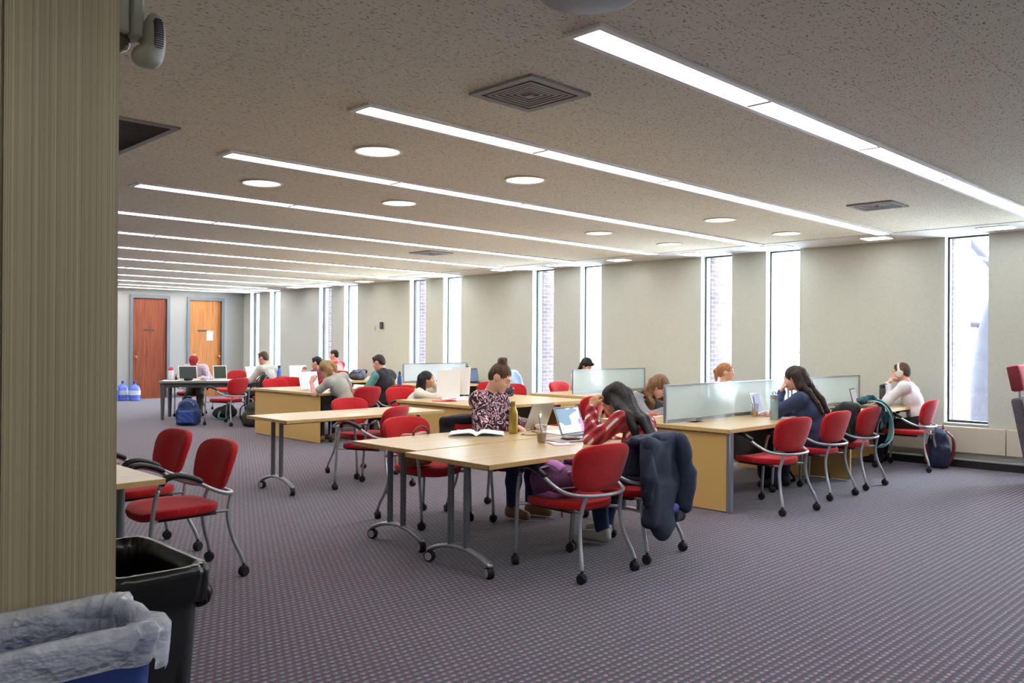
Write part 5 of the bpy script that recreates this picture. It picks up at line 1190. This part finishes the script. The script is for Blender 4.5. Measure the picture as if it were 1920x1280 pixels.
MB().tube(spline([(.05, -.18, .87), (.13, -.30, .875), (.22, -.37, .78), (.27, -.37, .64), (.22, -.38, .53), (.12, -.39, .46)], 6), .032, 10, flat=(1.3, .32)).build('shoulder_strap', TEAL, bp, 180)
MB().tube(spline([(.02, -.14, .88), (.15, -.22, .89), (.27, -.27, .80), (.31, -.28, .68), (.27, -.29, .57)], 6), .03, 10, flat=(1.3, .35)).build('shoulder_strap', mat('dark_teal_strap', (44, 84, 96), .8), bp, 180)
sdf_obj('strap_bundle', [('c', (-.04, -.2, .87), (.10, -.27, .885), .035, .028), ('c', (.0, -.16, .87), (.05, -.26, .91), .028, .024), ('e', (.23, -.33, .70), (.035, .03, .06))], mat('dark_teal_strap', (44, 84, 96)), bp, .008, .02, folds(.008, (46, 46, 46), 6))
# --- water jugs before the far wall
JUG = mat('blue_polycarbonate', (92, 116, 206), .15, spec=.6, var=.2, vscale=6)
for k, (x, y, s) in enumerate(((7.36, 21.05, 'leftmost blue water jug against the far wall by the pillar edge'), (7.62, 21.12, 'middle blue water jug beside the red brown door'), (7.80, 20.85, 'rightmost blue water jug, nearest the red brown door'))):
    t = thing('water_jug', s, 'water jug', (x, y, 0), 0, 'blue water jugs by the far door')
    MB().lathe([(.11, 0), (.132, .01), (.135, .05), (.129, .06), (.135, .08), (.135, .15), (.129, .16), (.135, .18), (.135, .26), (.129, .27), (.13, .3), (.09, .36), (.03, .39), (.028, .43)], 28).build('jug_body', JUG, t, 60)
    MB().lathe([(.034, .42), (.034, .47), (.03, .475), (.004, .476)], 20).build('cap', mat('deep_blue_cap', (44, 56, 150), .4), t)
    if k: MB().lathe([(.1362, .14), (.1362, .25)], 28, caps=False).build('label', mat('pale_blue_label', (196, 208, 220), .5), t)
# --- lounge chair at the right edge
lg = thing('lounge_chair', 'high backed grey lounge chair with a red headrest at the right edge', 'lounge chair', (9.92, 1.92, 0), math.radians(182))
GW = m_laminate('charcoal_woven_upholstery', (66, 62, 70), (98, 92, 100), .9, (20, 20, 160)); RH = mat('rose_headrest_fabric', (206, 92, 104), .9, var=.06, vscale=80); RD = mat('maroon_headrest_side', (112, 36, 42), .85)
m = MB(); m.box((-.36, -.42, 0), (.36, -.32, .86), .03, 3, T(0, 0, .06) @ T(0, -.37, 0) @ Rx(.19) @ T(0, .37, 0)); m.build('back_shell', GW, lg)
for q in (-1, 1): MB().box((q * .36 - .05, -.36, .12), (q * .36 + .05, .34, .60), .04, 3).build('side_wing', GW, lg)
MB().box((-.30, -.30, .20), (.30, .36, .42), .05, 3).build('seat_cushion', RH, lg)
Mh_ = T(0, -.525, .97)
MB().tube([(-.2, -.525, .84), (-.2, -.53, .99)], .012, 10).tube([(.2, -.525, .84), (.2, -.53, .99)], .012, 10).build('headrest_post', STEEL, lg)
h = MB().box((-.30, -.06, 0), (.30, .06, .27), .035, 3, Mh_ @ Rx(.2)).build('headrest', RH, lg)
for q in (-1, 1): MB().box((q * .303 - .008, -.052, .012), (q * .303 + .008, .052, .258), .007, 2, Mh_ @ Rx(.2)).build('headrest_side', RD, h)
for a in (-1, 1):
    for b in (-1, 1): MB().tube([(a * .3, b * .28, 0), (a * .28, b * .26, .2)], .016, 10).build('leg', STEEL, lg)
# --- outside: a tree and wires seen through the windows
tr = thing('bare_tree', 'bare tree trunk outside the rightmost window', 'tree', (16.1, 4.45, -1.5))
BARK = mat('dark_grey_bark', (34, 31, 36), .9, var=.25, vscale=5)
MB().tube(spline([(0, .1, 0), (0, .12, 1.0), (-.05, .08, 2.0), (.0, .0, 3.1), (.0, -.1, 3.6), (0, -.35, 4.2), (0, -.8, 5.2)], 4), [.36, .34, .33, .32, .31, .31, .31, .30, .30, .29, .28, .27, .26, .25, .24, .24, .23, .22, .21, .2, .2, .19, .18, .17, .16], 12).build('trunk', BARK, tr, 180)
MB().tube(spline([(0, -.02, 3.25), (-.05, .45, 3.3), (-.1, .85, 3.05), (-.1, 1.2, 2.85)], 5), [.05] * 6 + [.035] * 5 + [.025] * 5, 8).build('branch', BARK, tr, 180)
MB().tube(spline([(0, -.2, 4.0), (.1, .5, 4.9), (.1, 1.0, 5.6)], 5), .06, 8).build('branch', BARK, tr, 180)
for k, (z0, s) in enumerate(((2.35, 'upper overhead wire outside the windows'), (1.95, 'lower overhead wire outside the windows'))):
    tag(MB().tube([(24, -6, z0 + .2), (24, 10, z0 - .5 - .3 * k), (24, 40, z0 + .3)], .025, 6).build('overhead_wire', mat('dark_wire', (24, 24, 27), .6)), s, 'wire')
